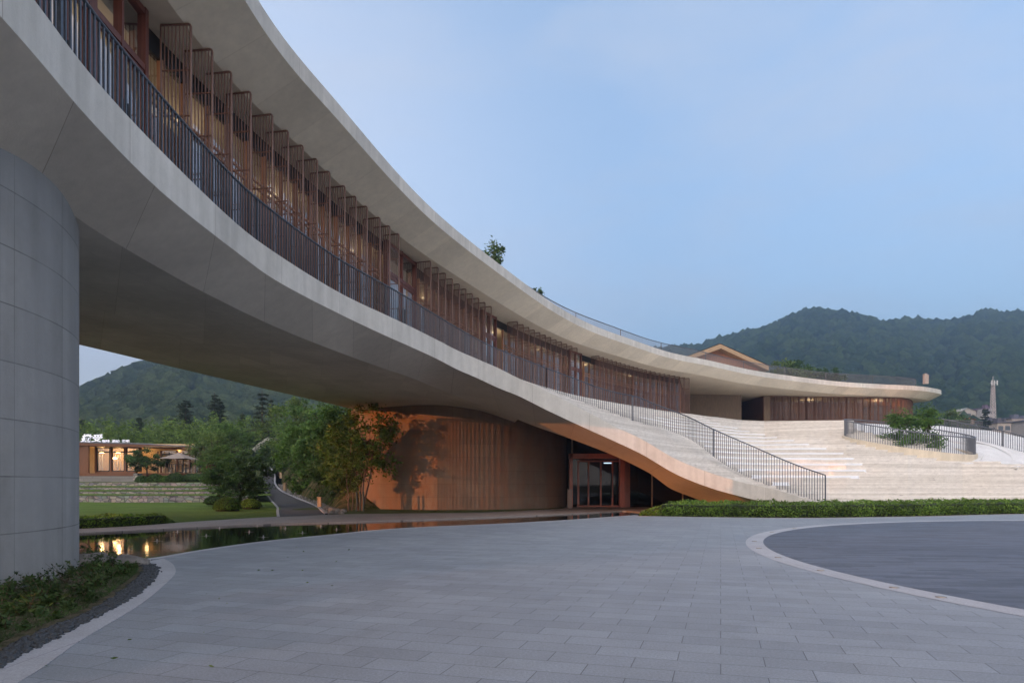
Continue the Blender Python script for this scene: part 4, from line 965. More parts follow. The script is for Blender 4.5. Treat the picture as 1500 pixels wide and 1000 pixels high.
# layered spreading tree on the lawn with clipped bushes
broadleaf('spreading_tree', 'broad layered dark green tree on the lawn edge beside the road', tuple(Q(352,735,41)[:2])+(.12,), 4.0, (2.0,1.7,1.55), 1.75, 13000, .14, 'leaf_dark', 1, 21, clusters=80, spread=.16, shell=.65, r0=.1)
broadleaf('feathery_tree', 'smaller feathery yellow green tree leaning left of the spreading tree', tuple(Q(322,728,43)[:2])+(.2,), 3.6, (1.3,1.1,1.5), 2.1, 6000, .13, 'leaf', 1, 22, clusters=34, spread=.25)
def gp(px, py, z=.02): return G(px, py, z)
bush('round_bush', 'larger clipped round bush in front of the spreading tree', tuple(gp(333,748)[:2])+(.02,), .68, 'leaf_lime', 31, 5000, .06, 'clipped bushes on the lawn')
bush('round_bush', 'smaller clipped bush right of the large round one', tuple(Q(367,744,38)[:2])+(.05,), .58, 'leaf_hedge', 32, 3000, .08, 'clipped bushes on the lawn', rz=.7)
bush('low_bush', 'low loose shrub behind the clipped round bush', tuple(Q(316,733,43)[:2])+(.1,), .7, 'leaf_dark', 33, 2500, .09, rz=.6)
for i, (px, r, lb) in enumerate(((208,.52,'left round bush in front of the cafe terrace'),(228,.66,'second round bush in front of the cafe terrace'),(241,.5,'small leafy bush between the round bushes by the cafe'),(257,.74,'large round bush below the cafe parasol'))):
    bush('round_bush', lb, tuple(Q(px,706,56.2)[:2])+(1.56,), r, 'leaf_dark' if i != 2 else 'leaf_lime', 40+i, 2200, .09, 'bushes before the cafe')
bush('ground_shrub', 'low dark shrub row right of the cafe bushes', tuple(Q(285,707,57)[:2])+(1.5,), 1.3, 'leaf_dark', 46, 3500, .09, rz=.35)
broadleaf('dark_tree', 'dark spreading tree standing in front of the cafe windows', tuple(Q(215,697,58)[:2])+(1.55,), 2.9, (1.75,1.2,1.0), 1.9, 6500, .14, 'leaf_dark', 1, 51, clusters=36, spread=.26)
broadleaf('round_tree', 'mid green round tree at the right end of the cafe', tuple(Q(312,690,60)[:2])+(1.6,), 4.6, (2.2,1.8,1.6), 2.6, 7000, .16, 'leaf_olive', 1, 52, clusters=44, spread=.24)
broadleaf('lime_tree', 'bright lime green tree behind the cafe roof', tuple(Q(340,690,74)[:2])+(1.8,), 7.6, (2.0,1.8,2.1), 4.6, 7000, .17, 'leaf_lime', 1, 53, clusters=40, spread=.24)
# trees on the bank beside the road
def bank_z(x, y):
    best = min(bank_pts, key=lambda q: (q[0]-x)**2+(q[1]-y)**2); return best[2]
bank_pts = [tuple(v.co) for v in bank_o.data.vertices][::3]
bank_trees = [(434,66,578,3.3,'leaf_olive','tall olive green tree at the top of the road bank',61,12000),
 (458,60,583,2.9,'leaf','tall mid green tree behind the road bank, under the soffit edge',62,10000),
 (484,55,592,2.7,'leaf','leafy tree in the middle of the bank top',63,12000),
 (504,49,598,2.5,'leaf','full green tree on the bank left of the drum',65,12000),
 (449,55,622,2.3,'leaf_lime','bright green tree overhanging the far end of the road bank',64,10000),
 (472,50,630,2.2,'leaf','rounded tree halfway down the road bank',70,10000),
 (493,43.5,634,1.9,'leaf_olive','low shrubby tree spilling over the front of the road bank',68,9000),
 (508,40.5,652,1.5,'leaf','low shrubby tree just left of the multi stemmed tree',69,6000),
 (534,51,600,2.3,'leaf_dark','dark green tree squeezed between the bank and the drum',66,8000),
 (408,76,640,2.4,'leaf_dark','dark tree over the far bend of the road',67,8000)]
for px, Y, ty, rx, mt, lb, sd, nl in bank_trees:
    p = Q(px, ty, Y); zb = bank_z(p.x, p.y)-.2 if px != 408 else 2.4; H = p.z-zb; rz = H*.46
    broadleaf('bank_tree', lb, (p.x, p.y, zb), H, (rx, rx*.85, rz), H-rz, int(nl*.7), .23, mt, 1, sd, clusters=70, spread=.19, shell=.72, group='trees on the road bank')
# creeping shrubs covering the bank
rg = np.random.default_rng(9); cs = []
for i in range(3, nb):
    for k in range(420):
        t = rg.random()**.9; p = bank_line[i]; rise = 4.6*(1-math.exp(-t*4.2))*min(1, i/9)
        if rg.random() < (.18 if t < .16 else .75): cs.append((p.x+t*9+rg.normal()*.25-.1*t, p.y+t*7+rg.normal()*.2, p.z+rise+rg.random()**2*(.3+1.2*min(1,t*3))))
cs = np.array(cs); tag(quads_obj('bank_creepers', leaf_quads(cs, len(cs), .16, rg, .45, .4), M['leaf_lime']), 'tangled green creepers spilling down the road bank', 'creepers', kind='stuff')
# bamboo belt behind the cafe
def bamboo(name, label, x0, x1, Y, z0, H, nst, seed):
    rg = np.random.default_rng(seed); c = []; st_ = MB()
    for k in range(nst):
        x = x0+(x1-x0)*rg.random(); y = Y+rg.normal()*2.5; h = H*(.72+.38*rg.random()); lx = rg.normal()*.12*h*.5
        n = 95; f = rg.random(n)**.55; q = np.column_stack((x+lx*f**2.5, np.full(n, y), z0+h*f)); q += rg.normal(size=(n,3))*np.array([.55,.55,.3])*(1.15-f*.75)[:,None]; c.append(q)
        if k % 3 == 0: st_.tube([(x,y,z0),(x+lx*.2,y,z0+h*.6),(x+lx,y,z0+h)], [.05,.04,.01], 4)
    c = np.concatenate(c); o = quads_obj(name, leaf_quads(c, len(c), .42, rg, .28, .3), M['leaf_bamboo'])
    tag(o, label, 'bamboo', kind='stuff'); return o
bamboo('bamboo_grove', 'dense belt of feathery green bamboo behind the cafe', -66, -34, 84, 2.6, 6.3, 330, 71)
bamboo('bamboo_grove', 'bamboo thicket left of the lime tree', -40, -30, 90, 3, 6.8, 80, 72)
cf = [(272,584,96,8.3,2.4,.36,'lone pine with a bare trunk above the middle of the bamboo'),(314,575,92,9.0,2.1,.3,'tall slim pine behind the lime green tree'),(321,583,95,8.3,1.6,.45,'thin pine just right of the tall slim one'),
      (384,571,88,9.8,3.0,.1,'tall full conifer right of the lime tree'),(397,582,92,8.5,1.2,.1,'narrow conifer beside the tall full conifer'),(355,604,86,6.0,.9,.1,'small conical conifer left of the tall full conifer'),(204,610,92,5.5,1.3,.3,'small dark pine rising from the bamboo above the sign'),
      (252,612,90,5.4,2.6,.3,'squat dark pine left of the lone pine'),(120,612,88,6.5,1.6,.1,'dark conifer just beside the grey pier')]
for i, (px, py, Y, H, W, bare, lb) in enumerate(cf):
    t = Q(px, py, Y); conifer('pine_tree', lb, (t.x, t.y, t.z-H), H, W, 80+i, bare=bare, group='conifers behind the cafe', lsz=.34)
# rooftop plants, planter tree, trees right
t = Q(722, 352, 42); broadleaf('roof_tree', 'dark young tree standing on the roof edge against the sky', (t.x, t.y, RT+EYE), t.z-RT-EYE, (.72,.6,1.35), t.z-RT-EYE-1.3, 1700, .17, 'leaf_dark', 1, 91, clusters=22, spread=.3, r0=.05)
t = Q(785, 416, 44); broadleaf('roof_shrub', 'small sparse shrub behind the roof railing', (t.x, t.y, RT+EYE), t.z-RT-EYE, (.5,.45,.5), t.z-RT-EYE-.45, 420, .15, 'leaf_dark', 2, 92, clusters=10, spread=.3, r0=.03)
for px, py, Y, cr_, nl, mt, lb, sd in ((1330,645,46,(2.5,1.6,.62),2400,'leaf','low spreading multi stemmed tree inside the oval railing',93),(1325,616,47,(1.05,.9,.72),1500,'leaf_lime','left of the two taller leafy tops rising from the oval railing',94),(1359,617,47.3,(.72,.7,.85),1200,'leaf_lime','right of the two taller leafy tops rising from the oval railing',95)):
    t = Q(px, py, Y); broadleaf('planter_tree', lb, (t.x, t.y, 3.3), t.z-3.3+cr_[2], cr_, t.z-3.3, nl, .2, mt, 3 if sd == 93 else 1, sd, clusters=22, spread=.45, r0=.04, shell=.6)
rt_trees = [(1352,592,105,6,(3.5,3,3.2),'leaf_dark','dark tree directly under the tip of the roof'),(1378,600,110,6,(3,3,3),'leaf_dark','dark broad tree right of the roof tip'),(1390,596,118,7,(2.6,2.5,3),'leaf_olive','olive tree in front of the mountain, left of the town'),
            (1150,526,105,5,(3.6,3,2.4),'leaf_olive','wide dark tree crown behind the roof right of the gable'),(1168,528,110,5,(2.4,2,2),'leaf_dark','smaller tree crown behind the roof railing'),(1212,538,112,4,(2.6,2,1.6),'leaf_dark','low tree crown behind the middle of the roof railing'),(1406,606,130,5,(3,2.6,2.2),'leaf_dark','low dark tree at the left edge of the town')]
for i, (px, py, Y, H, cr_, mt, lb) in enumerate(rt_trees):
    t = Q(px, py, Y); zb = t.z-H-1.5; broadleaf('far_tree', lb, (t.x, t.y, 0), t.z, cr_, t.z-cr_[2], 3800, .36, mt, 1, 100+i, clusters=34, spread=.28, r0=.16, group='trees beyond the terrace')
t = Q(1443, 597, 150); conifer('pine_tree', 'dark pine standing in front of the town houses', (t.x, t.y, 0), t.z, 2.6, 120, bare=.45, n=18, dens=40, lsz=.55)
# near planting bed
rg = np.random.default_rng(77); c = []; tw = MB(); spots = []
giY = sorted([(p.y, p.x) for p in gi]); gix = lambda y: float(np.interp(y, [a for a, b in giY], [b for a, b in giY]))
def in_bed(x, y):
    if y > 11.7: return x < -6.9 and y < 12.4
    return x < gix(y)-.18 and (x+11.3)**2+(y-9.05)**2 > 4.72**2
while len(spots) < 210:
    y = 3.8+8.7*rg.random(); x = gix(min(y,11.8))-.15-2.9*rg.random()**1.1
    if in_bed(x, y): spots.append((x, y))
LF = []
for x, y in spots:
    d = gix(min(y,11.8))-x; h = (.08+.27*rg.random()**1.3)*min(1, .3+d*.7)
    for s in range(int(4+rg.integers(6))):
        a = rg.random()*6.28; l_ = h*(.3+.5*rg.random()); tip = np.array([x+math.cos(a)*l_, y+math.sin(a)*l_, .01+h*(.6+.5*rg.random())])
        tw.tube([(x,y,.0), ((x+tip[0])/2+.01,(y+tip[1])/2,tip[2]*.6), tip], [.004,.003,.0015], 3)
        n = int(6+rg.integers(10)); f = .35+.65*rg.random(n); q = np.array([x,y,0.01])+(tip-np.array([x,y,.01]))*f[:,None]+rg.normal(size=(n,3))*.022; LF.append(q)
c = np.concatenate(LF); c[:,2] = np.maximum(c[:,2], .02)
tag(quads_obj('bed_plants', leaf_quads(c, len(c), .062, rg, .42, -.25), M['leaf_bed']), 'straggly low green ground cover in the bed at the grey pier', 'ground cover', kind='stuff')
tag(tw.build('bed_twigs', M['twig']), 'thin dry brown twigs among the ground cover', 'twigs', kind='stuff')
# grass tufts at the bed edge and along the drum
n = 9000; xs_ = []; 
for k in range(n):
    y = 3.6+8.3*rg.random(); x = gix(min(y,11.7))-.1-1.3*rg.random()**1.5; xs_.append((x, y, .03+.03*rg.random()))
cc_ = np.array(xs_); tag(quads_obj('grass_tufts', leaf_quads(cc_, len(cc_), .055, rg, .12, -.8), M['leaf_bed']), 'sparse grass at the gravel edge', 'grass', kind='stuff')
# rocks at the pool
for i, (px, py, r, lb) in enumerate(((127,826,.42,'large flat rock at the foot of the grey pier by the water'),(161,828,.2,'small pale rock on the pool edge'),(186,826,.33,'long low rock at the tip of the planting bed'))):
    vs, fs = blob_mesh(200+i, 3); mb = MB(); mb.v = [(x*r, y*r*.7, max(z*r*.42, -.05)) for x, y, z in vs]; mb.f = [tuple(f) for f in fs]; mb.m = [0]*len(mb.f); mb.uv = [None]*len(mb.f)
    o = mb.build('rock', M['rock'], smooth=True); p = G(px, py, .03); o.location = (p.x, p.y+.1, .03); tag(o, lb, 'rock', 'rocks at the pool edge')
rk = []; sz = []
for k in range(420):
    i = rg.integers(8, 60); p = roadR[i]; rk.append((p.x+.25+rg.random()*.5, p.y+rg.random()*.4, p.z+.05)); sz.append(.05+.08*rg.random())
tag(scatter('verge_stones', rk, sz, M['rock'], 1, (1,1,.7), 8), 'loose pebbles along the road kerb', 'pebbles', kind='stuff')
for i, (px, py, r) in enumerate(((484,752,.16),(492,751.5,.22),(500,752.5,.15),(478,751,.13),(494,749,.2),(503,749.5,.17),(486,748.5,.2))):
    vs, fs = blob_mesh(230+i, 2); mb = MB(); mb.v = [(x*r, y*r*.8, z*r*.7) for x, y, z in vs]; mb.f = [tuple(f) for f in fs]; mb.m = [0]*len(mb.f); mb.uv = [None]*len(mb.f)
    o = mb.build('rock', M['rock'], smooth=True); p = G(px, py, .05); o.location = (p.x, p.y, .1)
    tag(o, ['leftmost small grey rock where the bank meets the path','large rock in the pile where the bank meets the path','front rock in the pile beside the path','lowest left rock of the pile beside the road kerb','back middle rock of the pile by the staked tree','rightmost rock of the pile by the staked tree','back left rock of the pile by the path'][i], 'rock', 'rock pile by the path')
# ================================================================== cafe
cafe = empty('cafe', tuple(Q(113,697,60)[:2])+(0,), label='low timber cafe with lit windows and white sign letters on its roof', cat='building')
co = Vector(cafe.location)
CYF = lambda px: 60+(px-113)*.012          # front wall, running slightly away to the right
def cq(px, py, dy=0): return Q(px, py, CYF(px)+dy)-co
def cbox(mb, px0, px1, py0, py1, dy0, dy1):
    a = cq(px0, py1, dy0); b = cq(px1, py0, dy1); a2 = cq(px1, py1, dy0)
    mb.box((a.x, a.y, a.z), ((a2.x), a.y+(dy1-dy0), b.z))
w = MB(); cbox(w, 293, 335, 660, 693, .6, .8); cw2 = w; w = MB(); cbox(w, 60, 139, 653, 693, 0, .2); w.build('timber_wall', M['cafe_wood'] if 'cafe_wood' in M else M.setdefault('cafe_wood', wood('cafe_timber', (.15,.06,.026), .6, (9,9,.7))), cafe)
w = MB()
for px in (139.5, 162, 183.5, 205): cbox(w, px-1, px+1.2, 654, 691, -.05, .15)
for px in (235.5, 259, 277.5, 294): cbox(w, px-1, px+1, 660, 692, -.05, .1)
cbox(w, 139, 206, 690.5, 694, -.1, .15); w.build('timber_post', M['cafe_wood'], cafe)
cw2.build('timber_wall', M['cafe_wood'], cafe)
rf = MB(); a = [cq(60,646.3,-.9), cq(213,650.5,-.9), cq(335,657.2,-.9)]
mid_ = []; rf.ribbon(a, addz(a, -.26)); rf.ribbon(addz(a, -.26), addz(offset(a, 5), -.2)); rf.build('roof_fascia', M['cafe_wood'], cafe)
rf = MB(); a2 = addz(a, .005); rf.ribbon(offset(a2, 7), addz(offset(a2, -.03), 0)); rf.ribbon(addz(offset(a2,-.03), .06), addz(offset(a2,-.03), -.02)); 
rf.build('roof', Mat('roof_sheet', (.12,.13,.16), .5).m, cafe)
rf = MB(); b = [cq(60,644.6,-.7), cq(224,649.3,-.7)]; rf.ribbon(b, addz(b, -.14)); rf.ribbon(offset(b, .5), b); rf.build('sign_ledge', Mat('ledge_metal', (.2,.21,.25), .5).m, cafe)
f = MB(); 
for p0, p1 in ((142,161),(163.5,182.5),(185,204)):
    f = MB()
    for (x0, x1, y0, y1) in ((p0,p0+1.3,655,690),(p1-1.3,p1,655,690),(p0,p1,655,656.2),(p0,p1,661,662.6),(p0,p1,689,690.3)): cbox(f, x0, x1, y0, y1, .02, .12)
    f.build('window_frame', M['dark'], cafe)
f = MB()
for p0, p1 in ((237,258),(260,276),(278.5,293)): cbox(f, p0, p1, 664.5, 666, .5, .6); cbox(f, (p0+p1)/2-.5, (p0+p1)/2+.5, 661, 691, .5, .6)
f.build('window_frame', M['dark'], cafe)
gl = MB()
quad(gl, cq(142,690,.08), cq(204,690,.08), cq(204,655,.08), cq(142,655,.08)); gl.build('window_glass', M['glass'], cafe); gl = MB(); quad(gl, cq(236,692,.55), cq(293,692,.55), cq(293,660,.55), cq(236,660,.55)); gl.build('window_glass', M['glass'], cafe)
iw = MB(); cbox(iw, 120, 300, 652, 693, 3.2, 3.4); iw.build('interior_wall', M['cafe_in'] if 'cafe_in' in M else M.setdefault('cafe_in', wood('cafe_interior', (.5,.36,.2), .6)), cafe)
iw = MB(); a = cq(120,653.5,0); b = cq(300,658.5,3.3); iw.box((a.x,a.y+.2,a.z-.03),(b.x,a.y+3.3,a.z)); iw.build('ceiling', M['cafe_in'], cafe)
iw = MB(); a = cq(100,692.6,-1.6); b = cq(330,692.6,3.5); iw.box((a.x,a.y,a.z-.35),(b.x,b.y,a.z)); iw.build('deck', M['cafe_wood'], cafe)
lg = MB(); a = cq(300,692,-1.5)
for px in (230, 305): cbox(lg, px, px+1.2, 661, 693, -.8, -.65)
lg.build('porch_post', M['cafe_wood'], cafe)
sh = MB(); 
for px in (145,149,168,172,176,190): cbox(sh, px, px+.9, 666, 688, 1.5, 1.6)
sh.build('curtain', Mat('curtain_cloth', (.45,.45,.47), .9).m, cafe)
for px, py in ((149,663.3),(173,663.3),(168,672)):
    lm = MB(); lm.lathe([(0,0),(.16,0),(.2,.08),(.02,.16),(0,.16)], 12); o = lm.build('cafe_lamp', M['lamp_cafe'], cafe); o.location = cq(px, py, 1.1)
for px in (150, 175, 215, 262, 282):
    ld = bpy.data.lights.new('cafe_lamp_light', 'POINT'); ld.energy = 9 if px < 200 else 1.2; ld.color = (1,.62,.26); ld.shadow_soft_size = .15
    lo = bpy.data.objects.new('cafe_lamp_light', ld); col.objects.link(lo); lo.location = co+cq(px, 660, 1.4)
M['letter'] = emis('sign_letter', (.75,.76,.85), .06)
def text(body, name, size, loc, parent, mat, shear=0.0, ex=.03, bold=.0, sx=1.0, rz=0):
    cu = bpy.data.curves.new(name, 'FONT'); cu.body = body; cu.size = size; cu.extrude = ex; cu.shear = shear; cu.offset = bold; cu.materials.append(mat)
    o = bpy.data.objects.new(name, cu); col.objects.link(o); o.location = loc; 
    bpy.context.view_layer.update(); me = bpy.data.meshes.new_from_object(o.evaluated_get(bpy.context.evaluated_depsgraph_get())); bpy.data.objects.remove(o)
    o = bpy.data.objects.new(name, me); col.objects.link(o); o.location = loc; o.rotation_euler = (R_(90), 0, rz); o.scale = (sx, 1, 1); o.parent = parent; return o
sg = empty('roof_sign', tuple(co+cq(117,646,-.75)), label='white raised roof sign lettering above the cafe windows', cat='sign'); so = Vector(sg.location)
def sp(px, py): return Q(px, py, CYF(px)-.75)-so
x_ = 118.0
for ch in '撒受': text(ch, 'letter', .70, sp(x_,645.8), sg, M['letter'], .25, .03, .012, 1.32); x_ += 15.4
x_ = 149.2
for ch in '咖啡·酒馆·餐吧':
    if ch == '·': x_ -= .6
    text(ch, 'letter', .27, sp(x_,647.4), sg, M['letter'], .0, .02, .003, 1.3); x_ += 5.75 if ch != '·' else 3.6
# parasol, table, chairs on the deck
pz = Q(262,692,57.6); ps = empty('parasol', tuple(pz), label='beige square parasol open on the cafe deck', cat='parasol')
mb = MB(); W_ = 1.12; zt = (692-663)*.0576; ze = (692-671)*.0576
rings_ = [(W_, ze-.03), (W_*.62, ze+.14), (W_*.3, ze+.32), (.05, zt+.03)]
for r, z in rings_:
    for sx, sy in ((-1,-1),(0,-.96),(1,-1),(.96,0),(1,1),(0,.96),(-1,1),(-.96,0)): mb.v.append((sx*r, sy*r, z-(.04 if sx*sy == 0 else 0)))
for i in range(3):
    for k in range(8): mb.face((i*8+k, i*8+(k+1)%8, (i+1)*8+(k+1)%8, (i+1)*8+k))
mb.build('canopy', Mat('parasol_cloth', (.24,.20,.175), .9).m, ps); mb = MB(); mb.tube([(0,0,0),(0,0,zt)], .03, 8); mb.lathe([(.3,0),(.3,.05),(.05,.09)], 12); mb.build('pole', M['dark'], ps)
def table(px, Y, w, lb, mt):
    p = Q(px, 692.6, Y); r = empty('table', tuple(p), label=lb, cat='table'); mb = MB(); mb.box((-w/2,-.4,.70),(w/2,.4,.75)); mb.build('table_top', mt, r)
    for sx in (-1,1):
        for sy in (-1,1): mb = MB(); mb.bar((sx*(w/2-.06), sy*.33, 0), (sx*(w/2-.06), sy*.33, .70), .06); mb.build('leg', mt, r)
table(297, 58.5, 1.1, 'brown wooden table at the right end of the cafe deck', M['cafe_wood']); table(262, 58, 1.0, 'dark table under the beige parasol', M['dark'])
def chair(px, Y, rz, lb, first=[None]):
    p = Q(px, 692.6, Y)
    if first[0] is None:
        r = empty('chair', tuple(p)); mb = MB(); mb.box((-.22,-.22,.43),(.22,.22,.47)); mb.build('seat', M['dark'], r); mb = MB(); mb.box((-.22,.19,.5),(.22,.22,.9)); mb.build('backrest', M['dark'], r)
        for sx in (-1,1):
            for sy in (-1,1): mb = MB(); mb.bar((sx*.2, sy*.2, 0), (sx*.2, sy*.2, .43 if sy < 0 else .6), .035); mb.build('leg', M['dark'], r)
        first[0] = r
    else:
        r = copy_tree(first[0]); r.location = tuple(p)
    r.rotation_euler = (0,0,rz); tag(r, lb, 'chair', 'chairs on the cafe deck')
chair(248, 58, 1.6, 'dark chair left of the table under the parasol'); chair(276, 58, -1.5, 'dark chair right of the table under the parasol'); chair(292, 57.8, .2, 'dark chair at the near side of the brown table')
# bollard lights along the road
for i, (px, py, Y, lb) in enumerate(((411.5,700,62,'farthest small timber bollard on the road bank'),(417,718,48,'middle small timber bollard beside the road'),(468,742,36.5,'nearest small timber bollard above the road kerb'))):
    mb = MB(); mb.box((-.09,-.09,0),(.09,.09,.42)); mb.box((-.075,-.075,.42),(.075,.075,.47)); mb.box((-.1,-.1,.47),(.1,.1,.53)); o = mb.build('bollard', M['tan']); p = Q(px, py, Y); o.location = (p.x, p.y, p.z); tag(o, lb, 'bollard', 'timber bollards along the road')
p = Q(834.5,743.5,40.0); mb = MB(); mb.box((-.13,-.12,0),(.13,.12,1.05)); mb.box((-.15,-.14,1.05),(.15,.14,1.1)); mb.box((-.09,-.135,.72),(.09,-.12,.9)); o = mb.build('litter_bin', wood('bin_bronze', (.17,.11,.08), .4)); o.location = p; tag(o, 'slim bronze litter bin beside the entrance frame', 'litter bin')
# white canopy in the garden
c = MB(); pts_ = [Q(x, y, 78) for x, y in ((369,658),(374,653),(380,648),(387,643),(392,640))]; low = [p+Vector((.75*k/4+.25,.4,-.35-.25*k/4)) for k, p in enumerate(pts_)]; c.ribbon(pts_, [p+Vector((.12,.05,-.08)) for p in pts_]); c.ribbon([p+Vector((.12,.05,-.08)) for p in pts_], low); c.ribbon([p+Vector((.8,3,0)) for p in pts_], pts_)
tag(c.build('white_canopy', Mat('canopy_white', (.55,.54,.5), .6).m), 'curved pale canopy roof showing between the trees above the road', 'canopy')
# pool nozzles
noz = None
for i, (px, py) in enumerate(((321.7,775),(376.7,772),(302,786.5),(260,780.5),(230,794),(365,780.5),(385.7,788.5),(443,782),(418,775.5),(470,772.5),(493,777))):
    if noz is None:
        mb = MB(); mb.bar((-.14,0,.03),(.14,0,.03),.014); mb.bar((0,-.14,.03),(0,.14,.03),.014); mb.tube([(0,0,-.05),(0,0,.09)], [.02,.012], 6); noz = mb.build('pool_nozzle', Mat('nozzle_steel', (.3,.3,.31), .3, .8).m); o = noz
    else: o = noz.copy(); col.objects.link(o)
    p = G(px, py, -.06); o.location = (p.x, p.y, -.06); tag(o, 'small cross shaped steel fountain nozzle standing in the dark pool', 'fountain nozzle', 'nozzles in the pool')
# fallen leaves
rg = np.random.default_rng(6); lf = np.array([(x, 3.5+14*rg.random(), .012) for x in np.zeros(36)]); lf[:,0] = [-4.0+.9*abs(rg.normal())+(y-8)*-.12 for y in lf[:,1]]
tag(quads_obj('fallen_leaves', leaf_quads(lf, len(lf), .045, rg, .6)*np.array([1,1,.6])+np.array([0,0,.008]), M['leaf_olive']), 'few small fallen leaves on the paving', 'leaves', kind='stuff')
# ================================================================== gabled pavilion on the roof
PY = 82.0; gv = empty('roof_pavilion', tuple(Q(1053,545,PY)), label='gabled timber pavilion with tan barge boards on the roof', cat='pavilion'); go = Vector(gv.location)
def pv(px, py, dy=0): return Q(px, py, PY+dy)-go
mb = MB(); ap, le, re_ = pv(1055,503.5), pv(1000,524.5), pv(1126,535.5); d_ = Vector((0,.3,0))
for a, b in ((le, ap), (ap, re_)): mb.ribbon([a, b], [a+Vector((0,0,-.5)), b+Vector((0,0,-.58))]); mb.ribbon([a+Vector((0,0,-.5)), b+Vector((0,0,-.58))], [a+Vector((0,4,-.4)), b+Vector((0,4,-.5))])
mb.ribbon([re_, re_+Vector((0,9,0))], [re_+Vector((0,0,-.58)), re_+Vector((0,9,-.58))]); mb.build('barge_board', Mat('larch_board', (.34,.235,.14), .6).m, gv)
mb = MB(); mb.ribbon([le+Vector((0,9,.02)), ap+Vector((0,9,.06)), re_+Vector((0,9,.02))], [le+Vector((-.1,-.05,.02)), ap+Vector((0,-.05,.06)), re_+Vector((.1,-.05,.02))]); mb.build('roof', M['dark'], gv)
mb = MB(); mb.v = [tuple(x) for x in (pv(1012,532,1.5), pv(1112,545,1.5), pv(1112,534,1.5), pv(1055,508,1.5), pv(1012,524,1.5))]; mb.face((0,1,2,3,4)); 
a = pv(1012,560,1.4); b = pv(1110,536,1.4); mb.box((a.x, a.y, a.z-.5), (b.x, a.y+.1, b.z)); mb.build('gable_wall', M['slat'], gv)
p = Q(1356,563,70.5); mb = MB(); mb.box((-.22,-.15,0),(.22,.15,.95)); mb.box((-.18,-.17,.95),(.05,.1,1.05)); o = mb.build('rooftop_cabinet', Mat('pale_cabinet', (.24,.23,.22), .6).m); o.location = (p.x, p.y, RT+EYE); tag(o, 'small pale cabinet on the roof at the rounded end', 'cabinet')
# ================================================================== town
def house(px0, px1, py0, py1, Y, dep, lb, wallc, roofc, floors, ncol, gable=False, grp='town houses'):
    a = Q(px0, py1, Y); b = Q(px1, py0, Y); r = empty('house', (a.x, a.y, 0), label=lb, cat='house', group=grp); W_ = b.x-a.x; zt = b.z
    mb = MB(); mb.box((0,0,0),(W_,dep,zt)); 
    if gable: 
        k = len(mb.v); mb.v += [(0,0,zt),(W_,0,zt),(W_*.4,0,zt+W_*.22)]; mb.face((k,k+1,k+2))
    mb.build('wall', concrete('house_render', wallc, .85), r)
    mb = MB()
    if gable:
        for x0, z0, x1, z1 in ((-.5,zt,W_*.4,zt+W_*.22+.1),(W_*.4,zt+W_*.22+.1,W_+.5,zt)): mb.ribbon([Vector((x0,dep,z0)),Vector((x1,dep,z1))],[Vector((x0,-.5,z0)),Vector((x1,-.5,z1))])
    else: mb.box((-.4,-.4,zt+.02),(W_+.4,dep,zt+.5)); mb.box((W_*.2,1,zt+.5),(W_*.45,3,zt+1.6)); mb.box((W_*.65,1,zt+.5),(W_*.8,3,zt+1.3))
    mb.build('roof', Mat('house_roof', roofc, .7).m, r)
    fh = 3.1
    for f_ in range(floors):
        for c_ in range(ncol):
            x = W_*(c_+.5)/ncol; z = zt-1.0-fh*f_; mb = MB(); mb.box((x-.75,-.06,z-1.3),(x+.75,.05,z)); o = mb.build('window', M['win'] if 'win' in M else M.setdefault('win', Mat('window_dark', (.07,.08,.09), .2).m), r)
            mb = MB(); mb.box((x-.85,-.12,z-1.42),(x+.85,.0,z-1.3)); mb.build('sill', M['kerb'], o)
    return r
house(1461,1481,619,650,215,9,'grey beige apartment block left of the town row',(.5,.42,.36),(.1,.09,.1),4,2)
house(1482,1512,613,650,235,9,'taller beige apartment block at the right edge',(.56,.48,.42),(.1,.1,.13),5,4)
house(1452,1462,617,650,240,8,'narrow darker apartment block behind the pine',(.3,.27,.25),(.1,.09,.1),4,1)
house(1509,1540,616,650,225,9,'plain apartment block beyond the right edge',(.4,.36,.33),(.1,.1,.12),4,3)
house(1409,1430,602,625,290,10,'pale gabled hall at the foot of the mountain',(.55,.5,.44),(.35,.33,.3),1,1,True)
house(1443,1457,598,625,285,8,'white two storey house at the foot of the mast',(.6,.58,.55),(.16,.1,.15),2,3)
house(1415,1427,615,640,170,8,'low house with a bright orange roof',(.4,.3,.24),(.65,.2,.06),1,1,True)
# mast
mp_ = Q(1454.5,606,280); ms = empty('radio_mast', (mp_.x, mp_.y, mp_.z-2), label='tall lattice radio mast rising in front of the mountain', cat='mast'); zt = (606-561)*.28+2
m_st = Mat('mast_paint', (.5,.42,.38), .6).m; mb = MB(); w0, w1 = .75, .45
def mw(z): return w0+(w1-w0)*min(1, (z/zt)*1.15)
for sx, sy in ((-1,-1),(1,-1),(1,1),(-1,1)): mb.bar((sx*w0,sy*w0,0),(sx*w1,sy*w1,zt*.87),.15); mb.bar((sx*w1,sy*w1,zt*.87),(sx*w1,sy*w1,zt),.15)
k = 12
for i in range(k):
    z0, z1 = zt*i/k, zt*(i+1)/k; a, b = mw(z0), mw(z1)
    for s in (-1,1): mb.bar((-a,s*a,z0),(b,s*b,z1),.14); mb.bar((a,s*a,z0),(-b,s*b,z1),.14); mb.bar((-b,s*b,z1),(b,s*b,z1),.14); mb.bar((s*a,-a,z0),(s*b,b,z1),.14)
mb.build('lattice', m_st, ms); mb = MB(); mb.box((-.8,-.8,zt),(.8,.8,zt+.2))
for x in (-1.1,0,1.1): mb.box((x-.22,-1.0,zt-.9),(x+.22,-.8,zt+1.0))
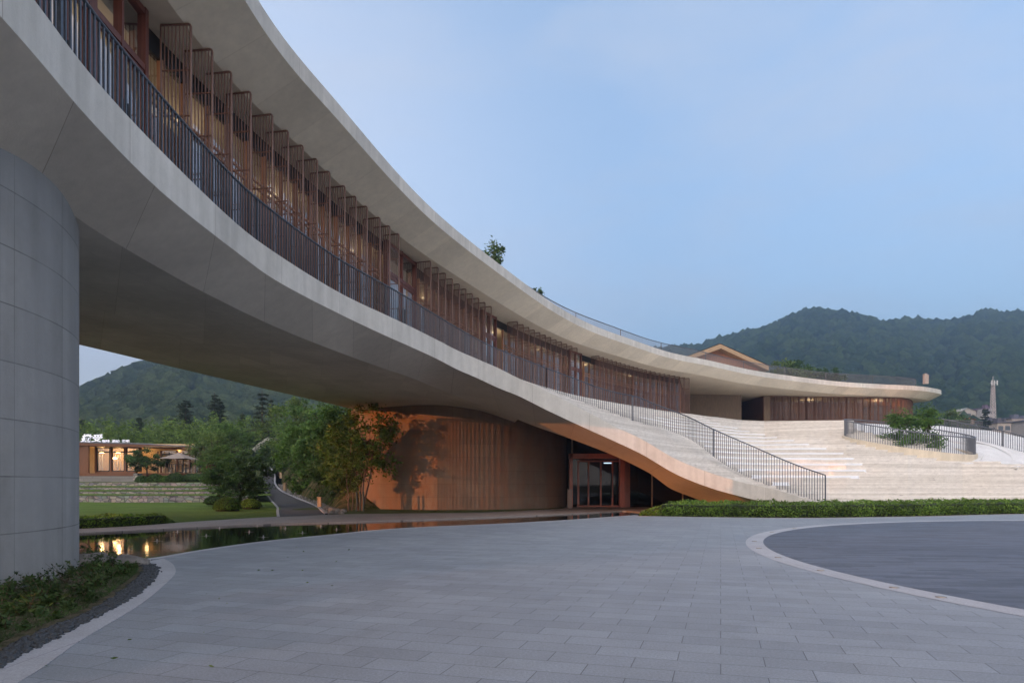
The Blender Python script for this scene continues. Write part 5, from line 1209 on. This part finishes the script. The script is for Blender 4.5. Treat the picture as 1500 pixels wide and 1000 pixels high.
mb.build('antenna_panels', Mat('antenna_white', (.62,.6,.58), .5).m, ms); mb = MB(); mb.tube([(0,0,zt),(0,0,zt+2.8)], .12, 6); mb.build('spire', m_st, ms)
# ================================================================== hills
def hill(name, prof, Y0, Y1, h0, seed, amp, ncrown, csize, lb, umin, umax, tail=1.35, fm='forest'):
    px_ = [p[0] for p in prof]; py_ = [p[1] for p in prof]; nu, nt_ = 150, 46; V = []
    def pos(u, t):
        px = 750+1000*u; e = (HOR-float(np.interp(px, px_, py_)))/1000
        if t < 0: return (u*Y0*.6, Y0*.6, -.6)
        if t <= 1:
            Y = Y0+(Y1-Y0)*t; hh = (h0/Y0)*(1-t)**2+e*(1-(1-t)**1.7); z = hh*Y
            z += amp*noise.noise(Vector((u*9+seed, t*5, 1)))*math.sin(math.pi*min(t,1))*Y/Y1+amp*.4*noise.noise(Vector((u*28+seed, t*14, 2)))*math.sin(math.pi*t)
        else:
            Y = Y1*(1+(t-1)*tail); z = e*Y1*(1-(t-1)*1.1)
        return (u*Y, Y, z+EYE)
    mb = MB()
    for i in range(nu):
        u = umin+(umax-umin)*i/(nu-1)
        for j in range(nt_): mb.v.append(pos(u, 1.6*(j-1)/(nt_-2)))
    for i in range(nu-1):
        for j in range(nt_-1): mb.face((i*nt_+j, (i+1)*nt_+j, (i+1)*nt_+j+1, i*nt_+j+1))
    tag(mb.build(name, M['hill'], smooth=True), kind='structure')
    rg = np.random.default_rng(seed); pts = []; sz = []
    for k in range(ncrown):
        u = umin+(umax-umin)*rg.random(); t = rg.random()**.8*1.02; x, y, z = pos(u, t); s = csize*(.55+.75*rg.random()**2)*(y/Y1)**.35; pts.append((x, y, z+s*.3)); sz.append(s)
    o = scatter('forest', pts, sz, M[fm], 1, (1,1,1.15), seed, rough=.34, nvar=10); tag(o, lb, 'forest', kind='stuff')
hill('hills', [(-300,640),(0,612),(60,596),(113,582),(150,571),(180,556),(210,546),(240,537),(265,537),(320,546),(400,566),(450,582),(560,606),(700,640)], 150, 400, 5, 3, 9, 6500, 4.2, 'hazy wooded hillside seen through the gap under the building', -.95, -.1, fm='forest_hazed')
hill('hills', [(800,549),(900,534),(960,521),(1030,514),(1062,505),(1100,494),(1130,488),(1160,473),(1190,464),(1215,465),(1240,467),(1262,475),(1290,481),(1330,477),(1352,476),(1375,480),(1400,478),(1430,471),(1452,466),(1480,468),(1500,470),(1600,476),(1800,488),(2100,524)], 260, 620, 14, 7, 16, 15000, 5.2, 'hazy blue green wooded mountain behind the building on the right', .1, 1.25)
# unseen ridge added left behind the viewer, keeps the low sun off the hills
mb = MB(); nr_, nw = 60, 9
for i in range(nr_):
    s = 40+(900-40)*i/(nr_-1); c0 = Vector((-.8*300-.6*s, -.6*300+.8*s, 0)); hh = min(430, 42+(s-40)*1.9+8*noise.noise(Vector((s*.02,0,0))))
    for j in range(nw):
        f = -1+2*j/(nw-1); mb.v.append((c0.x-.8*f*90, c0.y-.6*f*90, hh*math.cos(f*math.pi/2)-1))
for i in range(nr_-1):
    for j in range(nw-1): mb.face((i*nw+j, (i+1)*nw+j, (i+1)*nw+j+1, i*nw+j+1))
tag(mb.build('hills', M['hill'], smooth=True), kind='structure')
# ================================================================== haze
HZ = 1
if HZ:
    mb = MB(); mb.box((-1500,-1100,-2.0),(1500,1300,260)); hz = mb.build('haze', bpy.data.materials.new('haze_air')); tag(hz, kind='stuff', label='thin evening haze over the valley', cat='haze')
    m = hz.data.materials[0]; m.use_nodes = True; n = m.node_tree.nodes; n.clear(); o = n.new('ShaderNodeOutputMaterial'); v = n.new('ShaderNodeVolumePrincipled')
    v.inputs['Color'].default_value = (.52,.70,1,1); v.inputs['Density'].default_value = .00095; v.inputs['Anisotropy'].default_value = .65
    m.node_tree.links.new(v.outputs[0], o.inputs['Volume'])
